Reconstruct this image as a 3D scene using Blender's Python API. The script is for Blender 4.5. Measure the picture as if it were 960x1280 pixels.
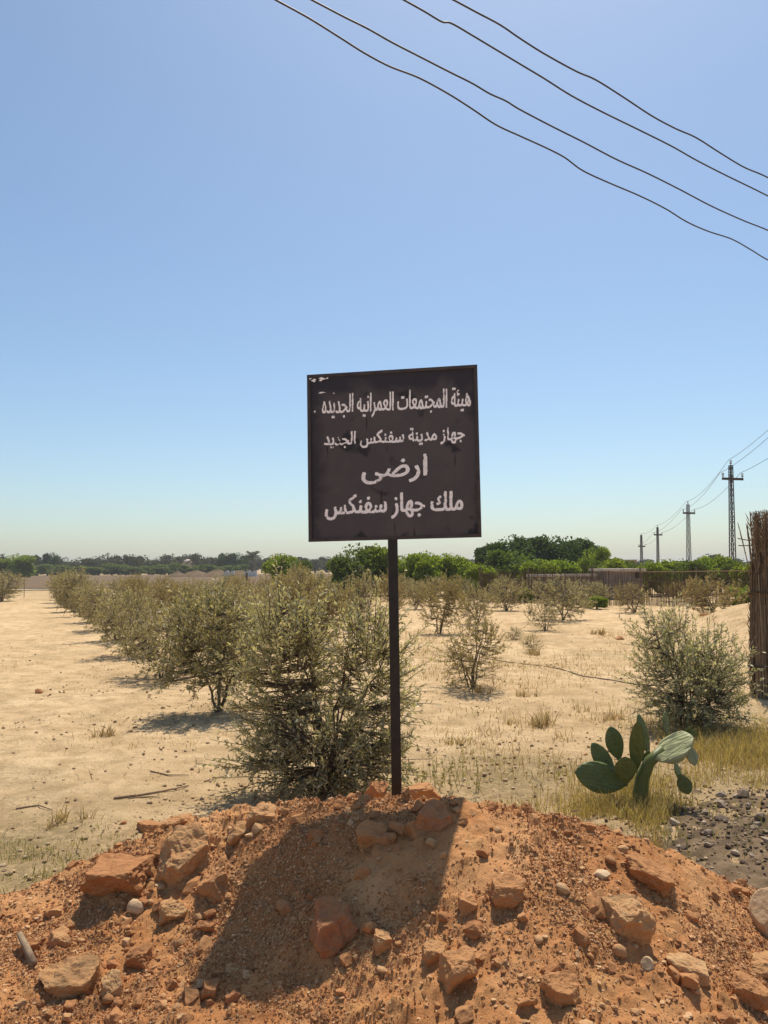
import bpy, math
import numpy as np
from mathutils import Vector, Matrix

for o in list(bpy.data.objects):
    bpy.data.objects.remove(o, do_unlink=True)
SC = bpy.context.scene
COL = SC.collection
PI = math.pi
rad = math.radians

# ------------------------------------------------------------------ camera
EYE = 1.75
F_PX = 961.0                       # focal length in pixels of the 960 x 1280 photograph
PITCH = math.atan(68.0 / F_PX)
ROLL = rad(-0.4)
cam = bpy.data.cameras.new('camera')
cam.sensor_fit = 'VERTICAL'
cam.sensor_height = 36.0
cam.lens = 36.0 * F_PX / 1280.0
cam.clip_start = 0.05
cam.clip_end = 8000.0
CAM = bpy.data.objects.new('camera', cam)
COL.objects.link(CAM)
CAM_R = Matrix.Rotation(PI / 2 + PITCH, 3, 'X') @ Matrix.Rotation(ROLL, 3, 'Z')
CAM.matrix_world = Matrix.Translation((0, 0, EYE)) @ CAM_R.to_4x4()
SC.camera = CAM

# ------------------------------------------------------------------ sky and sun
TO_SUN = Vector((0.135, 0.49, 1.0)).normalized()
world = bpy.data.worlds.new('World')
SC.world = world
world.use_nodes = True
wn = world.node_tree
sky = wn.nodes.new('ShaderNodeTexSky')
sky.sky_type = 'NISHITA'
sky.sun_disc = False
sky.sun_elevation = math.asin(TO_SUN.z)
sky.sun_rotation = math.atan2(TO_SUN.x, TO_SUN.y)
sky.altitude = 100
sky.air_density = 1.05
sky.dust_density = 1.1
sky.ozone_density = 3.2
wb = wn.nodes.new('ShaderNodeMix'); wb.data_type = 'RGBA'; wb.blend_type = 'MULTIPLY'      # the camera's white balance, same all over
wb.inputs[0].default_value = 1.0; wb.inputs[7].default_value = (0.945, 1.0, 0.985, 1)
wn.links.new(sky.outputs[0], wb.inputs[6])
wn.links.new(wb.outputs[2], wn.nodes['Background'].inputs[0])
wn.nodes['Background'].inputs[1].default_value = 0.126

sun = bpy.data.lights.new('sun', 'SUN')
sun.energy = 5.0
sun.angle = rad(0.53)
sun.color = (1.0, 0.92, 0.79)
SUN = bpy.data.objects.new('sun', sun)
SUN.rotation_euler = TO_SUN.to_track_quat('Z', 'Y').to_euler()
SUN.location = (4, 12, 25)
COL.objects.link(SUN)

SC.view_settings.view_transform = 'Standard'
SC.view_settings.look = 'None'
SC.view_settings.gamma = 1.0
SC.view_settings.use_curve_mapping = False
SC.view_settings.exposure = 0.06
SC.cycles.max_bounces = 6
SC.cycles.diffuse_bounces = 3
SC.cycles.glossy_bounces = 2
SC.cycles.transmission_bounces = 3
SC.cycles.volume_bounces = 0
SC.cycles.caustics_reflective = False
SC.cycles.caustics_refractive = False

# ------------------------------------------------------------------ helpers
def ray(px, py):
    d = CAM_R @ Vector(((px - 480.0) / F_PX, (640.0 - py) / F_PX, -1.0))
    return d

def at(px, py, Y):
    d = ray(px, py)
    return Vector((0, 0, EYE)) + d * (Y / d.y)

def xat(px, Y):
    return at(px, 708.0, Y).x

def link(o):
    COL.objects.link(o)
    return o

def tag(o, label=None, cat=None, group=None, kind=None):
    if label: o['label'] = label
    if cat: o['category'] = cat
    if group: o['group'] = group
    if kind: o['kind'] = kind
    return o

def empty(name, loc=(0, 0, 0), rz=0.0):
    o = bpy.data.objects.new(name, None)
    o.empty_display_size = 0.2
    o.location = loc
    o.rotation_euler = (0, 0, rz)
    return link(o)

class MB:
    """collects vertices, triangles and quads into one mesh"""
    def __init__(self):
        self.v = []; self.t = []; self.q = []; self.n = 0
    def add(self, V, F):
        V = np.asarray(V, dtype=np.float64).reshape(-1, 3)
        F = np.asarray(F, dtype=np.int64)
        if F.shape[1] == 3: self.t.append(F + self.n)
        else: self.q.append(F + self.n)
        self.v.append(V); self.n += len(V)
        return self
    def mesh(self, name, smooth=False):
        V = np.concatenate(self.v)
        T = np.concatenate(self.t) if self.t else np.zeros((0, 3), int)
        Q = np.concatenate(self.q) if self.q else np.zeros((0, 4), int)
        me = bpy.data.meshes.new(name)
        me.vertices.add(len(V)); me.vertices.foreach_set('co', V.ravel().astype(np.float32))
        me.loops.add(T.size + Q.size)
        me.loops.foreach_set('vertex_index', np.concatenate([T.ravel(), Q.ravel()]).astype(np.int32))
        me.polygons.add(len(T) + len(Q))
        me.polygons.foreach_set('loop_start', np.concatenate([np.arange(len(T)) * 3, T.size + np.arange(len(Q)) * 4]).astype(np.int32))
        me.update(calc_edges=True)
        me.polygons.foreach_set('use_smooth', np.full(len(T) + len(Q), bool(smooth)))
        me.update()
        return me
    def obj(self, name, mat, parent=None, smooth=False):
        me = self.mesh(name, smooth)
        me.materials.append(mat)
        o = link(bpy.data.objects.new(name, me))
        if parent is not None: o.parent = parent
        return o

def obj_from(name, me, parent=None, loc=(0, 0, 0)):
    o = link(bpy.data.objects.new(name, me))
    o.location = loc
    if parent is not None: o.parent = parent
    return o

def box(mb, c, s, R=None):
    c = np.array(c, float); s = np.array(s, float) / 2
    V = np.array([[x, y, z] for x in (-1, 1) for y in (-1, 1) for z in (-1, 1)], float) * s
    if R is not None: V = V @ np.array(R).T
    mb.add(V + c, [[0, 1, 3, 2], [4, 6, 7, 5], [0, 4, 5, 1], [2, 3, 7, 6], [0, 2, 6, 4], [1, 5, 7, 3]])

def tube(mb, pts, r, sides=6, cap=True):
    P = np.array([tuple(p) for p in pts], float); n = len(P)
    r = np.broadcast_to(np.asarray(r, float), (n,))
    T = np.gradient(P, axis=0); T /= np.linalg.norm(T, axis=1)[:, None] + 1e-12
    ref = np.array([0, 0, 1.0]) if abs(T[0, 2]) < 0.85 else np.array([1.0, 0, 0])
    A = np.cross(T, ref); A /= np.linalg.norm(A, axis=1)[:, None] + 1e-12
    B = np.cross(T, A)
    a = np.arange(sides) / sides * 2 * PI
    V = P[:, None, :] + r[:, None, None] * (np.cos(a)[None, :, None] * A[:, None, :] + np.sin(a)[None, :, None] * B[:, None, :])
    i = np.arange(n - 1)[:, None]; j = np.arange(sides)[None, :]; k = (j + 1) % sides
    F = np.stack([i * sides + j, i * sides + k, (i + 1) * sides + k, (i + 1) * sides + j], -1).reshape(-1, 4)
    base = mb.n
    mb.add(V.reshape(-1, 3), F)
    if cap and sides >= 3:
        for s0, rev in ((base, True), (base + (n - 1) * sides, False)):
            idx = list(range(sides))
            tri = [[s0 + 0, s0 + idx[m], s0 + idx[m + 1]] for m in range(1, sides - 1)]
            if rev: tri = [[x[0], x[2], x[1]] for x in tri]
            mb.t.append(np.array(tri))

# --- vectorised value noise
def _h(ix, iy, iz, seed):
    n = (ix * 374761393 + iy * 668265263 + iz * 2147483647 + seed * 974634777) & 0xFFFFFFFF
    n = ((n ^ (n >> 13)) * 1274126177) & 0xFFFFFFFF
    n = ((n ^ (n >> 16)) * 2246822519) & 0xFFFFFFFF
    return ((n ^ (n >> 15)) & 0xFFFFFF) / float(0xFFFFFF)

def vnoise(x, y, z=None, seed=0):
    x = np.asarray(x, float); y = np.asarray(y, float)
    z = np.zeros_like(x) if z is None else np.asarray(z, float)
    ix = np.floor(x).astype(np.int64); iy = np.floor(y).astype(np.int64); iz = np.floor(z).astype(np.int64)
    fx = x - ix; fy = y - iy; fz = z - iz
    fx = fx * fx * (3 - 2 * fx); fy = fy * fy * (3 - 2 * fy); fz = fz * fz * (3 - 2 * fz)
    r = 0
    for dx in (0, 1):
        for dy in (0, 1):
            for dz in (0, 1):
                w = (fx if dx else 1 - fx) * (fy if dy else 1 - fy) * (fz if dz else 1 - fz)
                r = r + w * _h(ix + dx, iy + dy, iz + dz, seed)
    return r * 2 - 1

def fbm(x, y, z=None, oct=4, seed=0, gain=0.5):
    r = 0; a = 1.0; f = 1.0; s = 0
    for k in range(oct):
        r = r + a * vnoise(x * f + 17.3 * k, y * f - 9.1 * k, None if z is None else z * f + 5.7 * k, seed + k)
        s += a; a *= gain; f *= 2.03
    return r / s

def sstep(a, b, x):
    t = np.clip((np.asarray(x, float) - a) / (b - a), 0, 1)
    return t * t * (3 - 2 * t)

# ------------------------------------------------------------------ materials
def new_mat(name):
    m = bpy.data.materials.new(name)
    m.use_nodes = True
    nt = m.node_tree
    return m, nt, nt.nodes['Principled BSDF'], nt.nodes['Material Output']

def N(nt, t, **kw):
    n = nt.nodes.new(t)
    for k, v in kw.items():
        if k.startswith('_'): setattr(n, k[1:], v)
        else: n.inputs[k.replace('__', ' ')].default_value = v
    return n

def coords(nt, kind='Object'):
    return nt.nodes.new('ShaderNodeTexCoord').outputs[kind]

def noise(nt, co, scale, detail=4.0, rough=0.55, dist=0.0):
    n = N(nt, 'ShaderNodeTexNoise', Scale=scale, Detail=detail, Roughness=rough, Distortion=dist)
    nt.links.new(co, n.inputs['Vector'])
    return n.outputs['Fac']

def ramp(nt, fac, stops):
    r = nt.nodes.new('ShaderNodeValToRGB')
    el = r.color_ramp.elements
    while len(el) < len(stops): el.new(0.5)
    for e, (p, c) in zip(el, stops):
        e.position = p
        e.color = (c[0], c[1], c[2], 1) if isinstance(c, (tuple, list)) else (c, c, c, 1)
    nt.links.new(fac, r.inputs[0])
    return r.outputs[0]

def mix(nt, fac, a, b, blend='MIX'):
    m = nt.nodes.new('ShaderNodeMix'); m.data_type = 'RGBA'; m.blend_type = blend
    for sock, val in ((m.inputs[0], fac), (m.inputs[6], a), (m.inputs[7], b)):
        if isinstance(val, (int, float)): sock.default_value = val if sock == m.inputs[0] else (val, val, val, 1)
        elif isinstance(val, (tuple, list)): sock.default_value = (val[0], val[1], val[2], 1)
        else: nt.links.new(val, sock)
    return m.outputs[2]

def math_(nt, op, a, b=None):
    m = nt.nodes.new('ShaderNodeMath'); m.operation = op
    for s, v in zip(m.inputs, (a, b)):
        if v is None: continue
        if isinstance(v, (int, float)): s.default_value = v
        else: nt.links.new(v, s)
    return m.outputs[0]

def bump(nt, height, strength, dist, prev=None):
    b = N(nt, 'ShaderNodeBump', Strength=strength, Distance=dist)
    nt.links.new(height, b.inputs['Height'])
    if prev is not None: nt.links.new(prev, b.inputs['Normal'])
    return b.outputs[0]

def m_sand():
    m, nt, p, out = new_mat('pale sand')
    co = coords(nt)
    big = noise(nt, co, 0.35, 5, 0.6)
    mid = noise(nt, co, 3.0, 6, 0.62, 0.4)
    fine = noise(nt, co, 55.0, 4, 0.7)
    c = ramp(nt, big, [(0.30, (0.60, 0.41, 0.215)), (0.55, (0.715, 0.505, 0.28)), (0.75, (0.79, 0.58, 0.335))])
    c = mix(nt, ramp(nt, mid, [(0.40, 0.0), (0.62, 0.8)]), c, (0.46, 0.305, 0.15))
    c = mix(nt, ramp(nt, fine, [(0.52, 0.0), (0.70, 0.55)]), c, (0.36, 0.235, 0.12))
    c = mix(nt, ramp(nt, fine, [(0.26, 0.5), (0.40, 0.0)]), c, (0.74, 0.60, 0.40))
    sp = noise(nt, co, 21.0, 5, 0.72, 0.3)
    c = mix(nt, ramp(nt, sp, [(0.585, 0.0), (0.66, 0.8)]), c, (0.30, 0.19, 0.10))  # dark specks: tiny debris, and shade of small bumps painted into the colour
    att = N(nt, 'ShaderNodeAttribute', _attribute_name='litter')
    lit = math_(nt, 'MULTIPLY', att.outputs['Fac'], ramp(nt, noise(nt, co, 14, 5, 0.7), [(0.35, 0.25), (0.6, 1.0)]))
    c = mix(nt, lit, c, (0.27, 0.20, 0.095))
    nt.links.new(c, p.inputs['Base Color'])
    p.inputs['Roughness'].default_value = 0.95
    p.inputs['Specular IOR Level'].default_value = 0.15
    n1 = bump(nt, noise(nt, co, 14, 8, 0.75), 0.85, 0.05)
    n2 = bump(nt, fine, 0.7, 0.012, n1)
    nt.links.new(n2, p.inputs['Normal'])
    return m

def m_redsoil():
    m, nt, p, out = new_mat('red soil')
    co = coords(nt)
    big = noise(nt, co, 1.5, 5, 0.6, 0.3)
    mid = noise(nt, co, 9.0, 6, 0.65)
    fine = noise(nt, co, 110.0, 4, 0.7)
    c = ramp(nt, big, [(0.30, (0.38, 0.155, 0.054)), (0.52, (0.52, 0.238, 0.092)), (0.72, (0.64, 0.345, 0.155))])
    c = mix(nt, ramp(nt, mid, [(0.48, 0.0), (0.68, 0.65)]), c, (0.54, 0.30, 0.125))
    c = mix(nt, ramp(nt, fine, [(0.54, 0.0), (0.72, 0.6)]), c, (0.22, 0.085, 0.034))
    c = mix(nt, ramp(nt, fine, [(0.25, 0.55), (0.38, 0.0)]), c, (0.62, 0.39, 0.185))
    nt.links.new(c, p.inputs['Base Color'])
    p.inputs['Roughness'].default_value = 0.95
    p.inputs['Specular IOR Level'].default_value = 0.15
    n1 = bump(nt, noise(nt, co, 30, 8, 0.75), 0.7, 0.02)
    n2 = bump(nt, fine, 0.7, 0.006, n1)
    nt.links.new(n2, p.inputs['Normal'])
    return m

def m_stone(name, dark, mid_, light, per='object', spread=0.5):
    m, nt, p, out = new_mat(name)
    co = coords(nt)
    if per == 'object':
        rnd = nt.nodes.new('ShaderNodeObjectInfo').outputs['Random']
    else:
        rnd = nt.nodes.new('ShaderNodeNewGeometry').outputs['Random Per Island']
    c = ramp(nt, rnd, [(0.0, dark), (0.45, mid_), (1.0, light)])
    geo = nt.nodes.new('ShaderNodeNewGeometry')
    nz = noise(nt, geo.outputs['Position'], 24.0, 6, 0.65)
    c = mix(nt, ramp(nt, nz, [(0.36, 0.0), (0.60, spread)]), c, (0.46, 0.22, 0.09))
    c = mix(nt, ramp(nt, noise(nt, geo.outputs['Position'], 160, 3, 0.7), [(0.55, 0.0), (0.75, 0.5)]), c, tuple(x * 0.5 for x in dark))
    nt.links.new(c, p.inputs['Base Color'])
    p.inputs['Roughness'].default_value = 0.92
    p.inputs['Specular IOR Level'].default_value = 0.2
    n1 = bump(nt, noise(nt, geo.outputs['Position'], 45, 6, 0.7), 0.55, 0.014)
    nt.links.new(bump(nt, noise(nt, geo.outputs['Position'], 220, 3, 0.7), 0.5, 0.003, n1), p.inputs['Normal'])
    return m

def m_leaf(name, c0, c1, c2, trans=0.35, rough=0.5, spec=0.35):
    m, nt, p, out = new_mat(name)
    g = nt.nodes.new('ShaderNodeNewGeometry')
    oi = nt.nodes.new('ShaderNodeObjectInfo')
    c = ramp(nt, g.outputs['Random Per Island'], [(0.0, c0), (0.55, c1), (1.0, c2)])
    c = mix(nt, ramp(nt, oi.outputs['Random'], [(0.0, 0.0), (1.0, 0.45)]), c, (c2[0] * 0.78, c2[1] * 0.70, c2[2] * 0.62))
    nt.links.new(c, p.inputs['Base Color'])
    p.inputs['Roughness'].default_value = rough
    p.inputs['Specular IOR Level'].default_value = spec
    tr = nt.nodes.new('ShaderNodeBsdfTranslucent')
    tc = mix(nt, 1.0, c, (1.25, 1.2, 0.55), 'MULTIPLY')
    nt.links.new(tc, tr.inputs[0])
    ms = nt.nodes.new('ShaderNodeMixShader'); ms.inputs[0].default_value = trans
    nt.links.new(p.outputs[0], ms.inputs[1]); nt.links.new(tr.outputs[0], ms.inputs[2])
    nt.links.new(ms.outputs[0], out.inputs['Surface'])
    return m

def m_plain(name, c0, c1, scale=20.0, rough=0.8, spec=0.3, metal=0.0, bump_s=0.3, bump_d=0.004, stretch=None):
    m, nt, p, out = new_mat(name)
    co = coords(nt)
    if stretch:
        mp = N(nt, 'ShaderNodeMapping'); mp.inputs['Scale'].default_value = stretch
        nt.links.new(co, mp.inputs[0]); co = mp.outputs[0]
    nz = noise(nt, co, scale, 5, 0.62)
    nt.links.new(ramp(nt, nz, [(0.32, c0), (0.68, c1)]), p.inputs['Base Color'])
    p.inputs['Roughness'].default_value = rough
    p.inputs['Specular IOR Level'].default_value = spec
    p.inputs['Metallic'].default_value = metal
    nt.links.new(bump(nt, nz, bump_s, bump_d), p.inputs['Normal'])
    return m

M = {}
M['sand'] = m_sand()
M['red'] = m_redsoil()
M['boulder'] = m_stone('reddish boulder', (0.29, 0.115, 0.045), (0.40, 0.185, 0.075), (0.50, 0.265, 0.115), spread=0.75)
M['redboulder'] = m_stone('brick red boulder', (0.34, 0.135, 0.06), (0.37, 0.15, 0.07), (0.39, 0.17, 0.08), spread=0.6)
M['tanrock'] = m_stone('tan rock', (0.43, 0.24, 0.105), (0.49, 0.29, 0.135), (0.54, 0.34, 0.165), spread=0.7)
M['palerock'] = m_stone('pale limestone', (0.52, 0.36, 0.20), (0.58, 0.42, 0.25), (0.63, 0.48, 0.30), spread=0.35)
M['stone'] = m_stone('mixed stone', (0.30, 0.125, 0.05), (0.44, 0.235, 0.10), (0.58, 0.39, 0.21), spread=0.5)
M['pebble'] = m_stone('pebbles', (0.26, 0.10, 0.04), (0.46, 0.225, 0.092), (0.68, 0.44, 0.235), per='island', spread=0.35)
M['clod'] = m_stone('sand clods', (0.20, 0.125, 0.065), (0.42, 0.29, 0.16), (0.58, 0.44, 0.27), per='island', spread=0.0)
M['rubble'] = m_stone('dark rubble', (0.075, 0.055, 0.045), (0.20, 0.145, 0.10), (0.50, 0.40, 0.29), spread=0.1)
M['rubblebits'] = m_stone('dark rubble bits', (0.05, 0.04, 0.032), (0.17, 0.12, 0.08), (0.42, 0.32, 0.21), per='island', spread=0.05)
M['darksoil'] = m_plain('dark soil', (0.085, 0.056, 0.033), (0.21, 0.145, 0.085), 7, 0.95, 0.1, bump_s=0.7, bump_d=0.03)
M['plough'] = m_plain('ploughed brown soil', (0.125, 0.083, 0.046), (0.19, 0.128, 0.074), 0.35, 0.95, 0.1, bump_s=0.4, bump_d=0.2)
M['track'] = m_plain('pale chalky track', (0.62, 0.55, 0.44), (0.74, 0.67, 0.56), 1.5, 0.95, 0.1)
M['olive'] = m_leaf('olive leaf', (0.15, 0.135, 0.070), (0.31, 0.275, 0.155), (0.62, 0.55, 0.38), 0.40, 0.40)
M['olivenear'] = m_leaf('olive leaf green', (0.12, 0.125, 0.064), (0.30, 0.30, 0.18), (0.74, 0.71, 0.53), 0.40, 0.36)
M['olivedry'] = m_leaf('olive leaf dry', (0.21, 0.16, 0.075), (0.32, 0.255, 0.125), (0.48, 0.39, 0.21), 0.38, 0.55)
M['dark'] = m_leaf('dark evergreen leaf', (0.024, 0.050, 0.012), (0.048, 0.090, 0.020), (0.09, 0.145, 0.034), 0.34, 0.6, 0.12)
M['bright'] = m_leaf('fresh green leaf', (0.10, 0.15, 0.016), (0.19, 0.27, 0.030), (0.33, 0.40, 0.06), 0.48, 0.6, 0.15)
M['mid'] = m_leaf('mid green leaf', (0.055, 0.092, 0.016), (0.10, 0.155, 0.028), (0.18, 0.23, 0.05), 0.42, 0.6, 0.15)
M['far'] = m_leaf('far grey green leaf', (0.036, 0.048, 0.020), (0.062, 0.074, 0.032), (0.10, 0.105, 0.05), 0.25, 0.6, 0.12)
M['dead'] = m_leaf('dead twigs', (0.14, 0.095, 0.055), (0.20, 0.14, 0.08), (0.27, 0.20, 0.12), 0.2)
M['drygrass'] = m_leaf('dry grass', (0.24, 0.165, 0.085), (0.38, 0.275, 0.145), (0.54, 0.41, 0.235), 0.35, 0.6, 0.2)
M['yellowgrass'] = m_leaf('yellow green grass', (0.26, 0.205, 0.085), (0.40, 0.31, 0.14), (0.56, 0.44, 0.23), 0.42, 0.6, 0.2)
M['weed'] = m_leaf('green weeds', (0.13, 0.15, 0.055), (0.25, 0.25, 0.10), (0.44, 0.40, 0.19), 0.4, 0.6, 0.2)
M['bark'] = m_plain('grey brown bark', (0.09, 0.065, 0.045), (0.19, 0.145, 0.10), 30, 0.9, 0.15, bump_s=0.6, bump_d=0.006)
M['palmtrunk'] = m_plain('palm trunk', (0.10, 0.07, 0.045), (0.20, 0.15, 0.10), 8, 0.9, 0.15)
M['reed'] = m_leaf('dry reeds', (0.070, 0.040, 0.023), (0.125, 0.076, 0.045), (0.20, 0.13, 0.08), 0.05, 0.8, 0.15)
M['frond'] = m_leaf('dry palm ribs', (0.11, 0.07, 0.042), (0.21, 0.14, 0.09), (0.40, 0.30, 0.20), 0.05, 0.75, 0.2)
M['post'] = m_plain('weathered wood', (0.10, 0.07, 0.05), (0.20, 0.15, 0.105), 12, 0.9, 0.15, stretch=(1, 1, 0.15))
M['steel'] = m_plain('rusty lattice steel', (0.030, 0.020, 0.019), (0.062, 0.038, 0.034), 3, 0.7, 0.3)
M['insul'] = m_plain('dark glazed insulator', (0.03, 0.022, 0.02), (0.06, 0.045, 0.04), 9, 0.25, 0.5)
M['wire'] = m_plain('wire', (0.035, 0.028, 0.026), (0.065, 0.05, 0.045), 9, 0.6, 0.3)
M['hose'] = m_plain('hose', (0.05, 0.042, 0.036), (0.12, 0.10, 0.08), 9, 0.7, 0.3)
M['stick'] = m_plain('stick', (0.20, 0.13, 0.08), (0.33, 0.24, 0.155), 20, 0.9, 0.1)
M['plaster'] = m_plain('beige plaster', (0.55, 0.43, 0.33), (0.66, 0.54, 0.43), 1.5, 0.9, 0.2)
M['brick'] = m_plain('brown brick wall', (0.22, 0.13, 0.085), (0.31, 0.20, 0.13), 2.5, 0.9, 0.2)
M['greywall'] = m_plain('grey block wall', (0.20, 0.165, 0.14), (0.29, 0.25, 0.215), 2.5, 0.9, 0.2)
M['slab'] = m_plain('pale concrete slab', (0.48, 0.40, 0.32), (0.60, 0.52, 0.43), 2.5, 0.9, 0.2)
M['void'] = m_plain('dark opening', (0.012, 0.010, 0.009), (0.02, 0.017, 0.015), 2.5, 0.9, 0.1)
M['whitish'] = m_plain('chalky block', (0.6, 0.57, 0.52), (0.74, 0.71, 0.66), 4, 0.9, 0.1)
M['rope'] = m_plain('dark rope', (0.05, 0.035, 0.025), (0.10, 0.07, 0.05), 60, 0.9, 0.1)

# ------------------------------------------------------------------ ground sheet
HEAP = (8.9, 19.6)
def ground_z(x, y):
    x = np.asarray(x, float); y = np.asarray(y, float)
    r = np.hypot(x, y)
    z = 0.055 * fbm(x * 0.35, y * 0.35, oct=3, seed=3) + 0.035 * fbm(x * 1.6, y * 1.6, oct=4, seed=9)
    z = z + 0.022 * fbm(x * 6, y * 6, oct=4, seed=15, gain=0.62) * (0.4 + 0.9 * sstep(-0.3, 0.4, fbm(x * 0.6, y * 0.6, oct=2, seed=19)))
    z = z * sstep(0, 3, r) * (1 - 0.7 * sstep(60, 200, r))
    # wind-blown sand heap on the right
    z = z + 0.80 * np.exp(-(((x - HEAP[0] - 0.9) / 1.5) ** 2 + ((y - HEAP[1]) / 2.6) ** 2)) * (1 + 0.18 * fbm(x * 1.3, y * 1.3, oct=3, seed=31))
    z = z - 0.10 * np.exp(-(((x - 7.2) / 0.5) ** 2 + ((y - 18.2) / 0.6) ** 2))
    return z

def gz(x, y):
    return float(ground_z(np.array([x]), np.array([y]))[0])

def on_ground(px, py):
    d = ray(px, py); t = -EYE / d.z
    for _ in range(6):
        x, y = d.x * t, d.y * t
        t = (gz(x, y) - EYE) / d.z
    return Vector((d.x * t, d.y * t, gz(d.x * t, d.y * t)))

def litter_mask(x, y):
    n = fbm(x * 0.9, y * 0.9, oct=4, seed=41)
    band = np.exp(-((y - 5.9 - 0.25 * (x - 1)) / 1.0) ** 2) * sstep(-0.2, 0.8, x)        # grass strip behind the mound
    right = sstep(2.2, 3.4, x) * (1 - sstep(8.5, 10.5, y)) * sstep(3.5, 4.5, y)
    leftb = sstep(-1.3, -1.9, x) * np.exp(-((y - 4.6) / 0.7) ** 2)
    far = 0.35 * sstep(0.15, 0.5, n) + 0.55 * sstep(30, 60, y)
    return np.clip((np.maximum(np.maximum(band, right), leftb) * (0.75 + 0.9 * n)) + far, 0, 1)

def build_ground():
    rr = [0.4, 1.2, 2.0]
    while rr[-1] < 45: rr.append(rr[-1] * 1.006)
    while rr[-1] < 5200: rr.append(rr[-1] * 1.06)
    rr = np.array(rr)
    front = np.linspace(rad(-36), rad(36), 460)
    back = np.linspace(rad(36), rad(324), 60)[1:-1]
    th = np.concatenate([front, back]); n = len(th)
    R, T = np.meshgrid(rr, th, indexing='ij')
    x = R * np.sin(T); y = R * np.cos(T)
    z = ground_z(x, y)
    mb = MB()
    i = np.arange(len(rr) - 1)[:, None]; j = np.arange(n)[None, :]; k = (j + 1) % n
    F = np.stack([i * n + j, i * n + k, (i + 1) * n + k, (i + 1) * n + j], -1).reshape(-1, 4)[:, ::-1]
    V = np.stack([x, y, z], -1).reshape(-1, 3)
    c = len(V)
    V = np.concatenate([V, [[0, 0, 0]]])
    mb.add(V, F)
    mb.t.append(np.array([[c, (q + 1) % n, q] for q in range(n)]))
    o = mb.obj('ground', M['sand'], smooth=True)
    at_ = o.data.attributes.new('litter', 'FLOAT', 'POINT')
    at_.data.foreach_set('value', litter_mask(V[:, 0], V[:, 1]).astype(np.float32))
    tag(o, 'pale sandy ground of the dry olive field', kind='structure')
build_ground()

def sheet(name, x0, x1, y0, y1, z, mat, label, n=40):
    xs = np.linspace(x0, x1, n); ys = np.linspace(y0, y1, n)
    X, Y = np.meshgrid(xs, ys, indexing='ij')
    Z = np.full_like(X, z) + 0.05 * fbm(X * 0.2, Y * 0.2, oct=2, seed=5)
    mb = MB(); i = np.arange(n - 1)[:, None]; j = np.arange(n - 1)[None, :]
    F = np.stack([i * n + j, (i + 1) * n + j, (i + 1) * n + j + 1, i * n + j + 1], -1).reshape(-1, 4)
    mb.add(np.stack([X, Y, Z], -1).reshape(-1, 3), F)
    return tag(mb.obj(name, mat), label, kind='structure')
sheet('ploughed_field', -170, -6, 66, 185, 0.10, M['plough'], 'bare brown ploughed field in the far left distance')
sheet('chalky_track', -60, -24, 62, 64.5, 0.10, M['track'], 'pale chalky track along the edge of the ploughed field')

# ------------------------------------------------------------------ red soil mound
CX = np.array([-3.5, -2.6, -1.95, -1.70, -1.25, -0.82, -0.43, 0.0, 0.38, 0.66, 0.90, 1.12, 1.40, 1.68, 1.95, 2.6, 3.5])
CZ = np.array([0.02, 0.03, 0.06, 0.16, 0.335, 0.45, 0.545, 0.605, 0.625, 0.60, 0.55, 0.475, 0.365, 0.20, 0.09, 0.06, 0.05])
CY = np.array([3.8, 3.9, 4.05, 4.22, 4.30, 4.28, 4.12, 3.95, 3.80, 3.75, 3.75, 3.76, 3.78, 3.85, 3.95, 4.0, 4.0])
CS = np.array([0.2, 0.2, 0.30, 0.42, 0.60, 0.69, 0.60, 0.47, 0.37, 0.34, 0.36, 0.38, 0.38, 0.36, 0.3, 0.25, 0.2])

def mound_z(x, y, detail=True):
    x = np.asarray(x, float); y = np.asarray(y, float)
    c = np.interp(x, CX, CZ); yc = np.interp(x, CX, CY); s = np.interp(x, CX, CS)
    d = yc - y
    sa = np.sqrt(d * d + 0.13 ** 2) - 0.13
    z1 = c - np.where(d > 0, s, 0.85) * sa
    apron = np.where(d > 0, 0.045, 0.045 - 0.9 * np.clip(-d - 0.02, 0, 1))
    k = 0.07
    m_ = np.maximum(z1, apron); z = m_ + k * np.log(np.exp((z1 - m_) / k) + np.exp((apron - m_) / k)) - k * 0.35
    amp = sstep(-0.35, 0.1, d) * 0.75 + 0.25
    z = z + amp * 0.045 * fbm(x * 2.6 + 3, y * 2.6, oct=3, seed=51)
    if detail:
        rough = 0.55 + 0.45 * sstep(-0.1, 0.25, fbm(x * 1.7, y * 1.7, oct=2, seed=77))
        z = z + rough * 0.034 * fbm(x * 9, y * 9, oct=4, seed=61, gain=0.62)
        cl = np.clip(fbm(x * 21, y * 21, oct=3, seed=71), 0, 1)
        z = z + rough * 0.054 * cl
        cl2 = np.clip(fbm(x * 38 + 5, y * 38, oct=2, seed=73) - 0.05, 0, 1)
        z = z + rough * 0.017 * cl2
        z = z + 0.004 * fbm(x * 60, y * 60, oct=2, seed=81)
        # rills running down the front
        z = z - 0.012 * rough * np.clip(fbm(x * 9 + y * 2.2, y * 1.4 + 3, oct=2, seed=91), 0, 1)
    # sheet sinks under the ground at its rim
    edge = np.maximum(sstep(2.9, 3.4, np.abs(x)), sstep(1.35, 1.05, y))
    return z - 0.3 * edge

def mz(x, y):
    return float(mound_z(np.array([x]), np.array([y]))[0])

def on_mound(px, py):
    d = ray(px, py)
    ts = np.linspace(1.8, 5.2, 900)
    P = np.array([[d.x * t / d.y, t, EYE + d.z * t / d.y] for t in ts])
    below = P[:, 2] < mound_z(P[:, 0], P[:, 1])
    k = int(np.argmax(below)) if below.any() else len(ts) - 1
    return Vector(P[k])

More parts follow.
